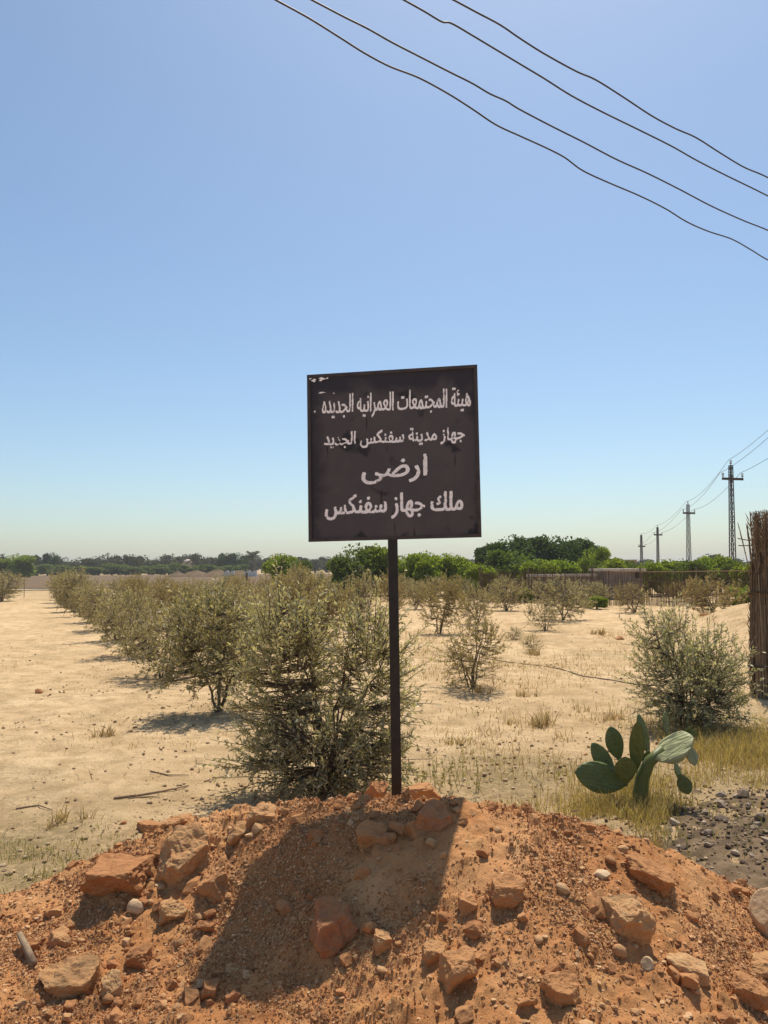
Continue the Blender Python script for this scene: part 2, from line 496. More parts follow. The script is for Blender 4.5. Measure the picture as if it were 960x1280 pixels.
nx, ny = 640, 400
xs = np.linspace(-3.4, 3.4, nx); ys = np.linspace(1.05, 5.1, ny)
X, Y = np.meshgrid(xs, ys, indexing='ij')
mbd = MB()
i = np.arange(nx - 1)[:, None]; j = np.arange(ny - 1)[None, :]
mbd.add(np.stack([X, Y, mound_z(X, Y)], -1).reshape(-1, 3),
        np.stack([i * ny + j, (i + 1) * ny + j, (i + 1) * ny + j + 1, i * ny + j + 1], -1).reshape(-1, 4))
MOUND = tag(mbd.obj('soil_mound', M['red'], smooth=True), 'heap of reddish soil and rubble in front of the sign', kind='structure')

# ------------------------------------------------------------------ stones
def ico(sub):
    import bmesh
    bm = bmesh.new(); bmesh.ops.create_icosphere(bm, subdivisions=sub, radius=1.0)
    V = np.array([v.co[:] for v in bm.verts]); F = np.array([[v.index for v in f.verts] for f in bm.faces])
    bm.free(); return V, F
ICO = {k: ico(k) for k in (1, 2, 3, 4, 5)}

def rock_verts(rng, sub, facets=9, rough=0.12, cut=(0.55, 0.85), blocky=False):
    V, F = ICO[sub]; V = V.copy()
    def clip(n, c):
        nonlocal V
        n = n / np.linalg.norm(n)
        V = V - np.clip(V @ n - c, 0, None)[:, None] * n
    if blocky:
        V *= 1.25
        for ax in range(3):
            for sg in (-1, 1):
                n = np.zeros(3); n[ax] = sg; n += rng.normal(size=3) * 0.22
                clip(n, rng.uniform(0.68, 0.92))
        for _ in range(facets):
            n = rng.normal(size=3); clip(n, rng.uniform(0.80, 1.02))
    else:
        for _ in range(facets):
            clip(rng.normal(size=3), rng.uniform(*cut))
    o = rng.uniform(0, 50, 3); sd = int(rng.integers(999))
    nrm = V / np.linalg.norm(V, axis=1)[:, None]
    a = fbm(V[:, 0] * 1.6 + o[0], V[:, 1] * 1.6 + o[1], V[:, 2] * 1.6 + o[2], oct=3, seed=sd)
    if sub >= 4:
        f = fbm(V[:, 0] * 6 + o[0], V[:, 1] * 6 + o[1], V[:, 2] * 6 + o[2], oct=3, seed=sd + 5, gain=0.6)
        a = a + 0.42 * f - 0.35 * np.clip(np.abs(f) * -6 + 0.6, 0, 1) * 0.4
    return V + nrm * (rough * a)[:, None], F

rng = np.random.default_rng(11)
def rock_mesh(name, mat, sub, seed, facets=9, rough=0.14, smooth=False, blocky=False):
    V, F = rock_verts(np.random.default_rng(seed), sub, facets, rough, blocky=blocky)
    me = MB().add(V, F).mesh(name, smooth); me.materials.append(mat)
    return me

def rot3(rng, tilt=0.5):
    return Matrix.Rotation(rng.uniform(0, 2 * PI), 3, 'Z') @ Matrix.Rotation(rng.normal() * tilt, 3, 'X') @ Matrix.Rotation(rng.normal() * tilt, 3, 'Y')

def place_rock(me, name, p, size, R, parent=None, sink=0.3):
    o = link(bpy.data.objects.new(name, me))
    o.matrix_world = Matrix.Translation(Vector(p) + Vector((0, 0, size[2] * (1 - 2 * sink)))) @ R.to_4x4() @ Matrix.Diagonal((size[0], size[1], size[2], 1))
    if parent is not None:
        o.parent = parent
    return o

# named rocks: px, py, half-width px, half-height px, material, sink, yaw, tiltx, tilty, label
ROCKS = [
    (415, 1160, 33, 31, 'redboulder', 0.28, 0.4, 0.2, 0.1, 'large brick red boulder half inside the sign shadow'),
    (524, 992, 26, 13, 'boulder', 0.25, 0.1, 0.1, -0.1, 'flat topped red rock on the crest just right of the pole'),
    (541, 1021, 27, 21, 'redboulder', 0.38, 0.5, 0.45, 0.1, 'smooth reddish slab leaning just below the crest rock'),
    (471, 989, 14, 14, 'boulder', 0.25, 0.9, 0.3, 0.3, 'small blocky red rock on the crest left of the pole foot'),
    (466, 1042, 24, 19, 'boulder', 0.40, 0.2, 0.3, 0.0, 'dusty rock at the shaded top of the sign shadow'),
    (232, 1062, 34, 30, 'tanrock', 0.42, 1.0, 0.42, 0.15, 'broad tan slab with a flat sunlit face on the left crest'),
    (150, 1088, 50, 24, 'boulder', 0.40, 0.1, 0.2, 0.05, 'long dark red block with shaded front at the left of the mound'),
    (190, 1036, 19, 9, 'boulder', 0.25, 0.1, 0.0, 0.1, 'short dark bar shaped rock on the left crest'),
    (224, 1027, 17, 10, 'boulder', 0.30, 0.6, 0.2, 0.2, 'low red rock beside the bar shaped rock on the crest'),
    (327, 1017, 20, 17, 'tanrock', 0.42, 0.3, 0.3, 0.1, 'pale dusty hump of rock below the front olive shrub'),
    (300, 1041, 15, 13, 'tanrock', 0.35, 0.6, 0.2, 0.3, 'rounded tan rock below the dusty hump'),
    (268, 1106, 24, 15, 'boulder', 0.35, -0.6, 0.1, -0.3, 'oblong red rock slanting beside the shadow edge'),
    (170, 1135, 12, 11, 'palerock', 0.25, 0.3, 0.0, 0.0, 'pale round cobble on the left slope'),
    (214, 1138, 17, 15, 'tanrock', 0.30, 1.2, 0.2, 0.2, 'blocky tan rock right of the pale round cobble'),
    (172, 1196, 19, 14, 'boulder', 0.35, -0.4, 0.2, -0.2, 'slanted dark rock low on the left slope'),
    (92, 1222, 36, 24, 'tanrock', 0.48, 0.1, 0.35, 0.05, 'wide flat sandy slab at the lower left'),
    (75, 1179, 14, 13, 'tanrock', 0.30, 0.8, 0.1, 0.2, 'round tan stone above the wide flat slab'),
    (140, 1235, 16, 24, 'tanrock', 0.45, 0.5, 0.4, 0.2, 'narrow tan slab tilted beside the wide flat slab'),
    (570, 1212, 22, 25, 'boulder', 0.25, 0.7, 0.3, 0.2, 'upright angular brown rock at the bottom centre'),
    (478, 1176, 16, 13, 'tanrock', 0.30, 0.3, 0.2, 0.1, 'pale edged rock at the lower rim of the sign shadow'),
    (543, 1190, 18, 12, 'tanrock', 0.35, 0.9, 0.2, 0.1, 'low tan rock above the upright angular rock'),
    (585, 1132, 15, 15, 'boulder', 0.32, 0.2, 0.2, 0.0, 'brown rock casting a short shadow right of the sign shadow'),
    (634, 1113, 27, 18, 'boulder', 0.38, 0.1, 0.2, 0.1, 'wide brown rock with a dark overhang on the right slope'),
    (782, 1148, 34, 33, 'tanrock', 0.38, 0.4, 0.35, 0.15, 'biggest rough tan boulder on the right slope'),
    (812, 1092, 34, 18, 'boulder', 0.35, -0.5, 0.2, 0.3, 'jagged red boulder above the biggest tan boulder'),
    (846, 1057, 21, 19, 'boulder', 0.30, 0.3, 0.2, 0.4, 'wedge shaped red rock on the right crest by the grass'),
    (752, 1094, 13, 9, 'palerock', 0.28, 0.2, 0.0, 0.1, 'pale flattish pebble on the right slope'),
    (809, 1206, 9, 9, 'palerock', 0.25, 0.0, 0.0, 0.0, 'small round white pebble below the tan boulder'),
    (860, 1211, 26, 14, 'tanrock', 0.38, -0.4, 0.3, 0.1, 'angular tan slab right of the white pebble'),
    (705, 1233, 25, 20, 'boulder', 0.48, 0.3, 0.4, 0.1, 'sunken flat brown slab at the bottom right of centre'),
    (935, 1241, 23, 18, 'boulder', 0.28, -0.5, 0.2, 0.2, 'brown wedge shaped rock at the lower right edge'),
    (958, 1140, 20, 42, 'palerock', 0.35, 0.3, 0.5, 0.1, 'tall pale rock cut by the right edge of the picture'),
    (960, 1208, 30, 16, 'tanrock', 0.35, 0.1, 0.2, 0.1, 'tan rock under the tall pale rock'),
    (735, 1034, 9, 7, 'boulder', 0.25, 0.1, 0.2, 0.1, 'small dark clod on the crest beneath the grass'),
    (262, 1238, 12, 20, 'stone', 0.35, 0.4, 0.3, 0.2, 'long grey stone in the lower left of the sign shadow'),
    (292, 1247, 10, 8, 'redboulder', 0.25, 0.2, 0.1, 0.1, 'small bright red stone in the lower left of the sign shadow'),
]
RMESH = {}
for q, (px, py, hw, hh, mt, sink, yaw, tx, ty, label) in enumerate(ROCKS):
    p = on_mound(px, py + hh * 0.35)
    s = p.y / F_PX
    me = rock_mesh('rock', M[mt], 5 if hw > 15 else 4, 100 + q, facets=6, rough=0.24 if mt != 'palerock' else 0.07, smooth=mt == 'palerock', blocky=mt != 'palerock')
    a, b, c = hw * s * 0.93, (hw + hh) * 0.5 * s * 0.88, hh * s * 1.0
    R = Matrix.Rotation(tx, 3, 'X') @ Matrix.Rotation(ty, 3, 'Y') @ Matrix.Rotation(yaw * 0.5, 3, 'Z')
    o = place_rock(me, 'rock', p, (a, b, c), R, None, min(0.5, sink + 0.08))
    tag(o, label, 'rock', 'rocks lying on the soil mound')

# stones of the heap, as pieces of the mound
smesh = [rock_mesh('stone', M['stone'], 2, 300 + k, facets=5, rough=0.22, blocky=True) for k in range(12)] + \
        [rock_mesh('stone', M['stone'], 2, 330 + k, facets=5, rough=0.12, smooth=True) for k in range(3)]
rng = np.random.default_rng(5)
cnt = 0
while cnt < 185:
    px = rng.uniform(-10, 970); py = rng.uniform(985, 1285)
    p = on_mound(px, py)
    if p.z < 0.0 or p.y > 4.6: continue
    side = 1.0 if px < 330 else (0.30 if px < 700 else 0.5)
    if rng.random() > side: continue
    r = 0.009 + 0.020 * rng.random() ** 2.4
    if rng.random() < 0.10: r *= 1.6
    me = smesh[rng.integers(len(smesh))]
    place_rock(me, 'stone', p, (r * rng.uniform(0.9, 1.5), r * rng.uniform(0.8, 1.2), r * rng.uniform(0.55, 0.95)), rot3(rng, 0.4), MOUND, 0.38)
    cnt += 1

cmesh = [rock_mesh('clod', M['boulder'], 3, 350 + k, facets=6, rough=0.34, blocky=True) for k in range(10)]
cnt = 0
while cnt < 110:
    px = rng.uniform(-10, 970); py = rng.uniform(985, 1285)
    p = on_mound(px, py)
    if p.z < 0.0 or p.y > 4.6: continue
    near_crest = np.exp(-((p.y - np.interp(p.x, CX, CY)) / 0.16) ** 2)
    if rng.random() > 0.25 + 0.75 * near_crest + (0.3 if px < 300 else 0): continue
    r = 0.016 + 0.026 * rng.random() ** 1.8
    place_rock(cmesh[rng.integers(10)], 'clod', p, (r * rng.uniform(0.9, 1.5), r * rng.uniform(0.8, 1.2), r * rng.uniform(0.6, 1.0)), rot3(rng, 0.4), MOUND, 0.40)
    cnt += 1

def scatter_bits(name, mat, pts, sizes, rng, parent=None, sub=1, label=None, cat=None, nvar=24, sink=0.2):
    base = [rock_verts(rng, sub, 4, 0.22, (0.5, 0.9)) for _ in range(nvar)]
    mb = MB(); Fs = base[0][1]
    n = len(pts)
    idx = rng.integers(0, nvar, n)
    VV = np.stack([b[0] for b in base])[idx]
    a = rng.uniform(0, 2 * PI, n)
    sc = sizes[:, None] * rng.uniform(0.65, 1.35, (n, 3)) * np.array([1.15, 1.0, 0.75])
    VV = VV * sc[:, None, :]
    ca, sa = np.cos(a)[:, None], np.sin(a)[:, None]
    x = VV[..., 0] * ca - VV[..., 1] * sa; y = VV[..., 0] * sa + VV[..., 1] * ca
    VV = np.stack([x, y, VV[..., 2] + (sizes * 0.75 * (1 - 2 * sink))[:, None]], -1) + pts[:, None, :]
    m = VV.shape[1]
    FF = (Fs[None] + (np.arange(n) * m)[:, None, None]).reshape(-1, 3)
    mb.add(VV.reshape(-1, 3), FF)
    o = mb.obj(name, mat, parent)
    return tag(o, label, cat, kind='stuff')

def low_ico():
    # 20 face icosahedron instead of the 80 face sphere
    import bmesh
    bm = bmesh.new(); bmesh.ops.create_icosphere(bm, subdivisions=1, radius=1.0)
    V = np.array([v.co[:] for v in bm.verts]); F = np.array([[v.index for v in f.verts] for f in bm.faces]); bm.free()
    return V, F
rng = np.random.default_rng(21)
n = 20000
x = rng.uniform(-2.6, 2.6, n * 3); y = rng.uniform(2.3, 4.5, n * 3)
dens = np.clip(0.45 + 0.9 * fbm(x * 2.2, y * 2.2, oct=3, seed=101), 0.06, 1) * (0.55 + 0.45 * np.clip(np.abs(x) / 1.0, 0, 1))
yc = np.interp(x, CX, CY)
keep = (rng.random(n * 3) < dens) & (y < yc + 0.12)
x, y = x[keep][:n], y[keep][:n]
pts = np.stack([x, y, mound_z(x, y)], -1)
scatter_bits('gravel', M['pebble'], pts, 0.0022 + 0.0105 * rng.random(len(x)) ** 4.0, rng, MOUND, sink=0.42)

# fine grit: little eight sided crumbs, too small and too many to pick apart
n = 115000
x = rng.uniform(-2.3, 2.3, n * 3); y = rng.uniform(2.4, 4.4, n * 3)
dens = np.clip(0.35 + 1.5 * fbm(x * 2.8 + 4, y * 2.8, oct=4, seed=103), 0.03, 1)
keep = (rng.random(n * 3) < dens) & (y < np.interp(x, CX, CY) + 0.1) & (np.abs(x) < 0.62 * y)
x, y = x[keep][:n], y[keep][:n]; n = len(x)
O8 = np.array([[1, 0, 0], [-1, 0, 0], [0, 1, 0], [0, -1, 0], [0, 0, 1], [0, 0, -1]], float)
F8 = np.array([[0, 2, 4], [2, 1, 4], [1, 3, 4], [3, 0, 4], [2, 0, 5], [1, 2, 5], [3, 1, 5], [0, 3, 5]])
sz = 0.0018 + 0.0056 * rng.random(n) ** 2.4
VV = O8[None] * (sz[:, None] * rng.uniform(0.6, 1.4, (n, 3)))[:, None, :] + rng.normal(size=(n, 6, 3)) * (sz * 0.25)[:, None, None]
VV = VV + np.stack([x, y, mound_z(x, y) + sz * 0.25], -1)[:, None, :]
mbg = MB().add(VV.reshape(-1, 3), (F8[None] + (np.arange(n) * 6)[:, None, None]).reshape(-1, 3))
tag(mbg.obj('grit', M['pebble'], MOUND), kind='stuff')

# clods and crumbs on the sand
n = 14000
th = rng.uniform(rad(-30), rad(30), n * 2); r = 4.2 * np.exp(rng.random(n * 2) * 1.6)
x, y = r * np.sin(th), r * np.cos(th)
keep = rng.random(n * 2) < np.clip(0.35 + 1.1 * fbm(x * 0.8, y * 0.8, oct=3, seed=111), 0.03, 1)
x, y = x[keep], y[keep]
pts = np.stack([x, y, ground_z(x, y)], -1)
scatter_bits('sand_clods', M['clod'], pts, 0.0025 + 0.018 * rng.random(len(x)) ** 6, rng, label='small clods and crumbs of sand scattered over the field', cat='clods')

# patch of dark rubble beside the cactus
def patch_z(x, y):
    e = ((x - 3.2) / 1.75) ** 2 + ((y - 4.7) / 1.25) ** 2
    return ground_z(x, y) + 0.05 * (1 - e) + 0.05 * fbm(x * 3.5, y * 3.5, oct=5, seed=121, gain=0.6) - 0.012
xs = np.linspace(1.3, 5.0, 150); ys = np.linspace(3.5, 6.3, 100)
X, Y = np.meshgrid(xs, ys, indexing='ij')
mb = MB(); i = np.arange(149)[:, None]; j = np.arange(99)[None, :]
mb.add(np.stack([X, Y, patch_z(X, Y)], -1).reshape(-1, 3), np.stack([i * 100 + j, (i + 1) * 100 + j, (i + 1) * 100 + j + 1, i * 100 + j + 1], -1).reshape(-1, 4))
PATCH = tag(mb.obj('rubble_soil', M['darksoil'], smooth=True), 'dark rubbly soil right of the prickly pear', kind='structure')
rubm = [rock_mesh('stone', M['rubble'], 1, 400 + k, facets=5, rough=0.2) for k in range(8)]
for k in range(150):
    for _ in range(20):
        x = rng.uniform(1.6, 4.2); y = rng.uniform(4.2, 5.95)
        if ((x - 3.0) / 1.35) ** 2 + ((y - 5.1) / 0.85) ** 2 < 0.9: break
    r = 0.014 + 0.034 * rng.random() ** 2.0
    place_rock(rubm[rng.integers(8)], 'stone', (x, y, float(patch_z(np.array([x]), np.array([y]))[0])), (r * 1.3, r, r * 0.75), rot3(rng, 0.4), PATCH, 0.25)
n = 4200
x = rng.normal(3.0, 0.75, n); y = rng.normal(5.0, 0.5, n)
pts = np.stack([x, y, np.maximum(patch_z(x, y), ground_z(x, y))], -1)
scatter_bits('rubble_bits', M['rubblebits'], pts, 0.004 + 0.011 * rng.random(n) ** 2, rng, PATCH)

# ------------------------------------------------------------------ the sign
def m_board():
    m, nt, p, out = new_mat('weathered dark board')
    uv = nt.nodes.new('ShaderNodeUVMap').outputs[0]
    n1 = noise(nt, uv, 3.0, 5, 0.6, 0.6)
    n2 = noise(nt, uv, 11.0, 6, 0.7)
    c = mix(nt, ramp(nt, n1, [(0.40, 0.0), (0.60, 1.0)]), (0.076, 0.066, 0.074), (0.092, 0.078, 0.083))
    sep = nt.nodes.new('ShaderNodeSeparateXYZ'); nt.links.new(uv, sep.inputs[0])
    # blue black overpaint along the rim and top
    ex = math_(nt, 'ABSOLUTE', math_(nt, 'SUBTRACT', sep.outputs[0], 0.53))
    ey = math_(nt, 'SUBTRACT', sep.outputs[1], 0.46)
    e = math_(nt, 'MAXIMUM', math_(nt, 'MULTIPLY', ex, 1.0), math_(nt, 'MULTIPLY', ey, 1.05))
    e = math_(nt, 'ADD', e, math_(nt, 'MULTIPLY', math_(nt, 'SUBTRACT', n1, 0.5), 0.55))
    c = mix(nt, ramp(nt, e, [(0.40, 0.0), (0.50, 0.85)]), c, (0.026, 0.025, 0.036))
    # blotches and thin drips of black paint
    mp = N(nt, 'ShaderNodeMapping'); mp.inputs['Scale'].default_value = (16, 1.6, 1); mp.inputs['Rotation'].default_value = (0, 0, 0.12)
    nt.links.new(uv, mp.inputs[0])
    drip = noise(nt, mp.outputs[0], 1.3, 3, 0.5)
    c = mix(nt, ramp(nt, drip, [(0.66, 0.0), (0.70, 0.8)]), c, (0.015, 0.014, 0.018))
    bl = noise(nt, uv, 5.5, 3, 0.5, 0.8)
    c = mix(nt, ramp(nt, bl, [(0.60, 0.0), (0.66, 0.8)]), c, (0.017, 0.016, 0.022))
    c = mix(nt, ramp(nt, n2, [(0.60, 0.0), (0.75, 0.3)]), c, (0.12, 0.075, 0.055))
    nt.links.new(c, p.inputs['Base Color'])
    p.inputs['Roughness'].default_value = 0.55
    p.inputs['Specular IOR Level'].default_value = 0.25
    nt.links.new(bump(nt, n1, 0.2, 0.01), p.inputs['Normal'])
    return m
M['board'] = m_board()
M['black'] = m_plain('black painted steel', (0.010, 0.009, 0.010), (0.024, 0.020, 0.020), 18, 0.45, 0.35, bump_s=0.15, bump_d=0.002)
def m_paint():
    m, nt, p, out = new_mat('worn white stencil paint')
    co = coords(nt)
    w = noise(nt, co, 26, 5, 0.7)
    sc_ = noise(nt, co, 7, 3, 0.5)
    c = mix(nt, ramp(nt, w, [(0.58, 0.0), (0.72, 0.7)]), (0.95, 0.92, 0.95), (0.25, 0.21, 0.21))
    c = mix(nt, ramp(nt, sc_, [(0.60, 0.0), (0.75, 0.35)]), c, (0.35, 0.29, 0.28))
    nt.links.new(c, p.inputs['Base Color'])
    p.inputs['Roughness'].default_value = 0.6
    return m
M['paint'] = m_paint()

TL, TR, BR, BL = at(384, 469, 4.62), at(596.5, 456, 4.47), at(602, 671.5, 4.47), at(386, 677.5, 4.62)
UAX = ((TR - TL) + (BR - BL)).normalized(); VAX = ((TL - BL) + (TR - BR)).normalized()
NAX = UAX.cross(VAX).normalized()          # towards the viewer
if NAX.y > 0: NAX = -NAX
def on_board(u, v, d=0.0):                 # u from the left, v from the top
    a = TL.lerp(TR, u); b = BL.lerp(BR, u)
    return a.lerp(b, v) + NAX * d
POLE_X = 0.505
foot = Vector((at(497, 985, 4.58).x, 4.60, 0.0))
SIGN = empty('sign_board', (foot.x, foot.y, 0.0))
def to_sign(V):
    return np.array([tuple(Vector(tuple(p)) - SIGN.location) for p in V])

def board_panel(u0, u1, v0, v1, d0, d1, nu=24, nv=24, wav=0.004):
    mb = MB(); us = np.linspace(u0, u1, nu); vs = np.linspace(v0, v1, nv)
    uvs = []
    for d, flip in ((d1, False), (d0, True)):
        V = []
        for u in us:
            for v in vs:
                dd = wav * math.sin(u * 5.1 + v * 2.3) * math.cos(v * 4.0 - u)
                V.append(on_board(u, v, d + dd)); uvs.append((u, 1 - v))
        i = np.arange(nu - 1)[:, None]; j = np.arange(nv - 1)[None, :]
        F = np.stack([i * nv + j, i * nv + j + 1, (i + 1) * nv + j + 1, (i + 1) * nv + j], -1).reshape(-1, 4)
        mb.add(to_sign(V), F[:, ::-1] if flip else F)
    n = nu * nv
    ring = [q * nv for q in range(nu)] + [(nu - 1) * nv + q for q in range(1, nv)] + [q * nv + nv - 1 for q in range(nu - 2, -1, -1)] + [q for q in range(nv - 2, 0, -1)]
    mb.q.append(np.array([[ring[k], ring[(k + 1) % len(ring)], n + ring[(k + 1) % len(ring)], n + ring[k]] for k in range(len(ring))]))
    return mb, uvs
mb, uvs = board_panel(0.0, 1.0, 0.0, 1.0, -0.003, 0.0)
panel = mb.obj('panel', M['board'], SIGN, smooth=False)
ul = panel.data.uv_layers.new(name='UVMap')
for lp, d in zip(panel.data.loops, ul.data): d.uv = uvs[lp.vertex_index]
def bar(a, b, w, t, mat, name, parent=SIGN, d=0.0):
    """straight flat bar lying on the board from a to b in board (u, v)"""
    A, B = on_board(*a, d), on_board(*b, d)
    ax = (B - A).normalized(); side = NAX.cross(ax).normalized()
    V = [P + side * (s * w / 2) + NAX * n for P in (A, B) for s in (-1, 1) for n in (0, t)]
    mb = MB().add(to_sign(V), [[0, 1, 3, 2], [4, 6, 7, 5], [0, 4, 5, 1], [2, 3, 7, 6], [0, 2, 6, 4], [1, 5, 7, 3]])
    return mb.obj(name, mat, parent)
M['rim'] = m_plain('dark frame', (0.040, 0.032, 0.034), (0.078, 0.060, 0.058), 14, 0.55, 0.3)
e = 0.010
bar((0, e), (1, e), 0.020, 0.006, M['rim'], 'frame_edge', d=0.003)
bar((0, 1 - e), (1, 1 - e), 0.020, 0.006, M['rim'], 'frame_edge', d=0.003)
bar((e, 2.1 * e), (e, 1 - 2.1 * e), 0.020, 0.0055, M['rim'], 'frame_edge', d=0.003)
bar((1 - e, 2.1 * e), (1 - e, 1 - 2.1 * e), 0.020, 0.0055, M['rim'], 'frame_edge', d=0.003)
# square tube post behind the board, down into the mound
top = on_board(0.49, 0.45, -0.032)
ptop, pfoot = top, Vector((foot.x, foot.y, -0.3))
kx = (ptop - pfoot)
mb = MB(); w = 0.029
V = []
for P in (pfoot, ptop):
    for sx, sy in ((-1, -1), (1, -1), (1, 1), (-1, 1)): V.append(P + Vector((sx * w, sy * w, 0)))
mb.add(to_sign(V), [[0, 1, 5, 4], [1, 2, 6, 5], [2, 3, 7, 6], [3, 0, 4, 7], [4, 5, 6, 7], [3, 2, 1, 0]])
pole = mb.obj('pole', M['black'], SIGN)
bv = pole.modifiers.new('bevel', 'BEVEL'); bv.width = 0.004; bv.segments = 2
tag(SIGN, 'square dark metal sign with white stencilled Arabic lines on a black post', 'sign')

FORMS = {'ا': (0xFE8D, 2), 'ت': (0xFE95, 4), 'ة': (0xFE93, 2), 'ج': (0xFE9D, 4), 'د': (0xFEA9, 2), 'ر': (0xFEAD, 2), 'ز': (0xFEAF, 2), 'س': (0xFEB1, 4),
         'ض': (0xFEBD, 4), 'ع': (0xFEC9, 4), 'ف': (0xFED1, 4), 'ك': (0xFED9, 4), 'ل': (0xFEDD, 4), 'م': (0xFEE1, 4), 'ن': (0xFEE5, 4), 'ه': (0xFEE9, 4),
         'ى': (0xFEEF, 2), 'ي': (0xFEF1, 4), 'ئ': (0xFE89, 4)}
def shape_arabic(s):
    out = []
    for q, c in enumerate(s):
        if c not in FORMS: out.append(c); continue
        b, nf = FORMS[c]
        pj = q > 0 and s[q - 1] in FORMS and FORMS[s[q - 1]][1] == 4
        nj = nf == 4 and q + 1 < len(s) and s[q + 1] in FORMS
        out.append(chr(b + ((3 if nj else 1) if pj else (2 if nj else 0))))
    return ''.join(reversed(out))

def outlines(body):
    """closed outline polygons of a line of text, font units"""
    cu = bpy.data.curves.new('lettering', 'FONT'); cu.body = body
    to = link(bpy.data.objects.new('lettering', cu))
    dg = bpy.context.evaluated_depsgraph_get(); dg.update()
    c2 = to.to_curve(dg); polys = []
    for sp in c2.splines:
        if sp.type == 'BEZIER':
            bp = sp.bezier_points; P = []
            for q in range(len(bp)):
                p0, p1 = bp[q], bp[(q + 1) % len(bp)]
                for t in np.linspace(0, 1, 7)[:-1]:
                    P.append(tuple((1 - t) ** 3 * p0.co + 3 * t * (1 - t) ** 2 * p0.handle_right + 3 * t * t * (1 - t) * p1.handle_left + t ** 3 * p1.co)[:2])
            polys.append(np.array(P))
        else:
            polys.append(np.array([tuple(p.co)[:2] for p in sp.points]))
    to.to_curve_clear(); bpy.data.objects.remove(to, do_unlink=True)
    return polys
ALEF = outlines(shape_arabic('ا'))[0]
ALEF_H = ALEF[:, 1].max() - max(ALEF[:, 1].min(), 0)
LINES = [('هيئة المجتمعات العمرانيه الجديده', 0.088, 0.955, 0.238, 0.112, 0.0024, 0.0010),
         ('جهاز مدينة سفنكس الجديد', 0.098, 0.915, 0.428, 0.074, 0.0026, 0.0020),
         ('ارضى', 0.32, 0.695, 0.628, 0.122, 0.0036, 0.0024),
         ('ملك جهاز سفنكس', 0.10, 0.895, 0.838, 0.110, 0.0040, 0.0022)]
CELL = 0.0022
def fill_text(body, u0, u1, vb, ah, nib_u, nib_v):
    """stencilled line: every cell of a fine grid that the (slightly swollen) letters cover"""
    polys = outlines(shape_arabic(body))
    x0 = min(p[:, 0].min() for p in polys); x1 = max(p[:, 0].max() for p in polys)
    PU = [np.stack([u0 + (p[:, 0] - x0) / (x1 - x0) * (u1 - u0), vb - p[:, 1] / ALEF_H * ah], -1) for p in polys]
    # a little slant and unevenness of the hand cut stencil
    PU = [np.stack([p[:, 0] + 0.04 * (vb - p[:, 1]), p[:, 1] + 0.0018 * np.sin(p[:, 0] * 40)], -1) for p in PU]
    allp = np.concatenate(PU)
    g0 = allp.min(0) - 0.012; g1 = allp.max(0) + 0.012
    us = np.arange(g0[0], g1[0], CELL); vs = np.arange(g0[1], g1[1], CELL)
    wind = np.zeros((len(us), len(vs)), int)
    for p in PU:
        a, b = p, np.roll(p, -1, 0)
        for (ax, ay), (bx_, by_) in zip(a, b):
            if ay == by_: continue
            lo, hi = min(ay, by_), max(ay, by_)
            j0, j1 = np.searchsorted(vs, lo), np.searchsorted(vs, hi)
            if j1 <= j0: continue
            xx = ax + (vs[j0:j1] - ay) / (by_ - ay) * (bx_ - ax)
            wind[:, j0:j1] += np.where(us[:, None] < xx[None, :], 1 if by_ > ay else -1, 0)
    ins = wind != 0
    out = ins.copy(); ru, rv = int(round(nib_u / CELL)), int(round(nib_v / CELL))
    for du in range(-ru, ru + 1):
        for dv in range(-rv, rv + 1):
            if (du / (ru + 0.5)) ** 2 + (dv / (rv + 0.5)) ** 2 <= 1: out |= np.roll(np.roll(ins, du, 0), dv, 1)
    U, Vv = np.meshgrid(us, vs, indexing='ij')
    worn = fbm(U * 70, Vv * 70, oct=3, seed=3, gain=0.6) + 0.5 * fbm(U * 9, Vv * 9, oct=2, seed=8)
    edge = out & ~ins
    out &= ~((worn > 0.66) | (edge & (worn > 0.30)))
    V, F = [], []
    for j in range(len(vs)):
        col = np.flatnonzero(np.diff(np.concatenate([[0], out[:, j].astype(int), [0]])))
        for a, b in zip(col[::2], col[1::2]):
            while a < b:
                e_ = min(b, a + 8); k = len(V)
                for uu, vv in ((us[0] + a * CELL, vs[j]), (us[0] + e_ * CELL, vs[j]), (us[0] + e_ * CELL, vs[j] + CELL), (us[0] + a * CELL, vs[j] + CELL)):
                    wv = 0.004 * math.sin(uu * 5.1 + vv * 2.3) * math.cos(vv * 4.0 - uu)
                    V.append(tuple(on_board(uu, vv, wv + 0.0012) - SIGN.location))
                F.append((k, k + 3, k + 2, k + 1)); a = e_
    me = bpy.data.meshes.new('lettering'); me.from_pydata(V, [], F); me.update(); me.materials.append(M['paint'])
    return obj_from('lettering', me, SIGN)
for row in LINES: fill_text(*row)
# chipped white flecks near the upper left corner
for u, v, w, h in ((0.022, 0.028, 0.012, 0.006), (0.045, 0.040, 0.022, 0.012), (0.09, 0.034, 0.028, 0.014), (0.125, 0.030, 0.012, 0.006), (0.085, 0.112, 0.030, 0.007), (0.16, 0.120, 0.008, 0.004), (0.045, 0.225, 0.008, 0.008)):
    pts = [on_board(u + w * math.cos(a) * (0.6 + 0.4 * math.sin(3 * a + u * 90)), v + h * math.sin(a) * (0.7 + 0.3 * math.cos(2 * a + v * 70)), 0.0185 if v < 0.05 or u < 0.03 else 0.004) - SIGN.location for a in np.linspace(0, 2 * PI, 9)[:-1]]
    me = bpy.data.meshes.new('paint_fleck'); me.from_pydata([tuple(p) for p in pts], [], [list(range(8))]); me.update(); me.materials.append(M['paint'])
    obj_from('paint_fleck', me, SIGN)

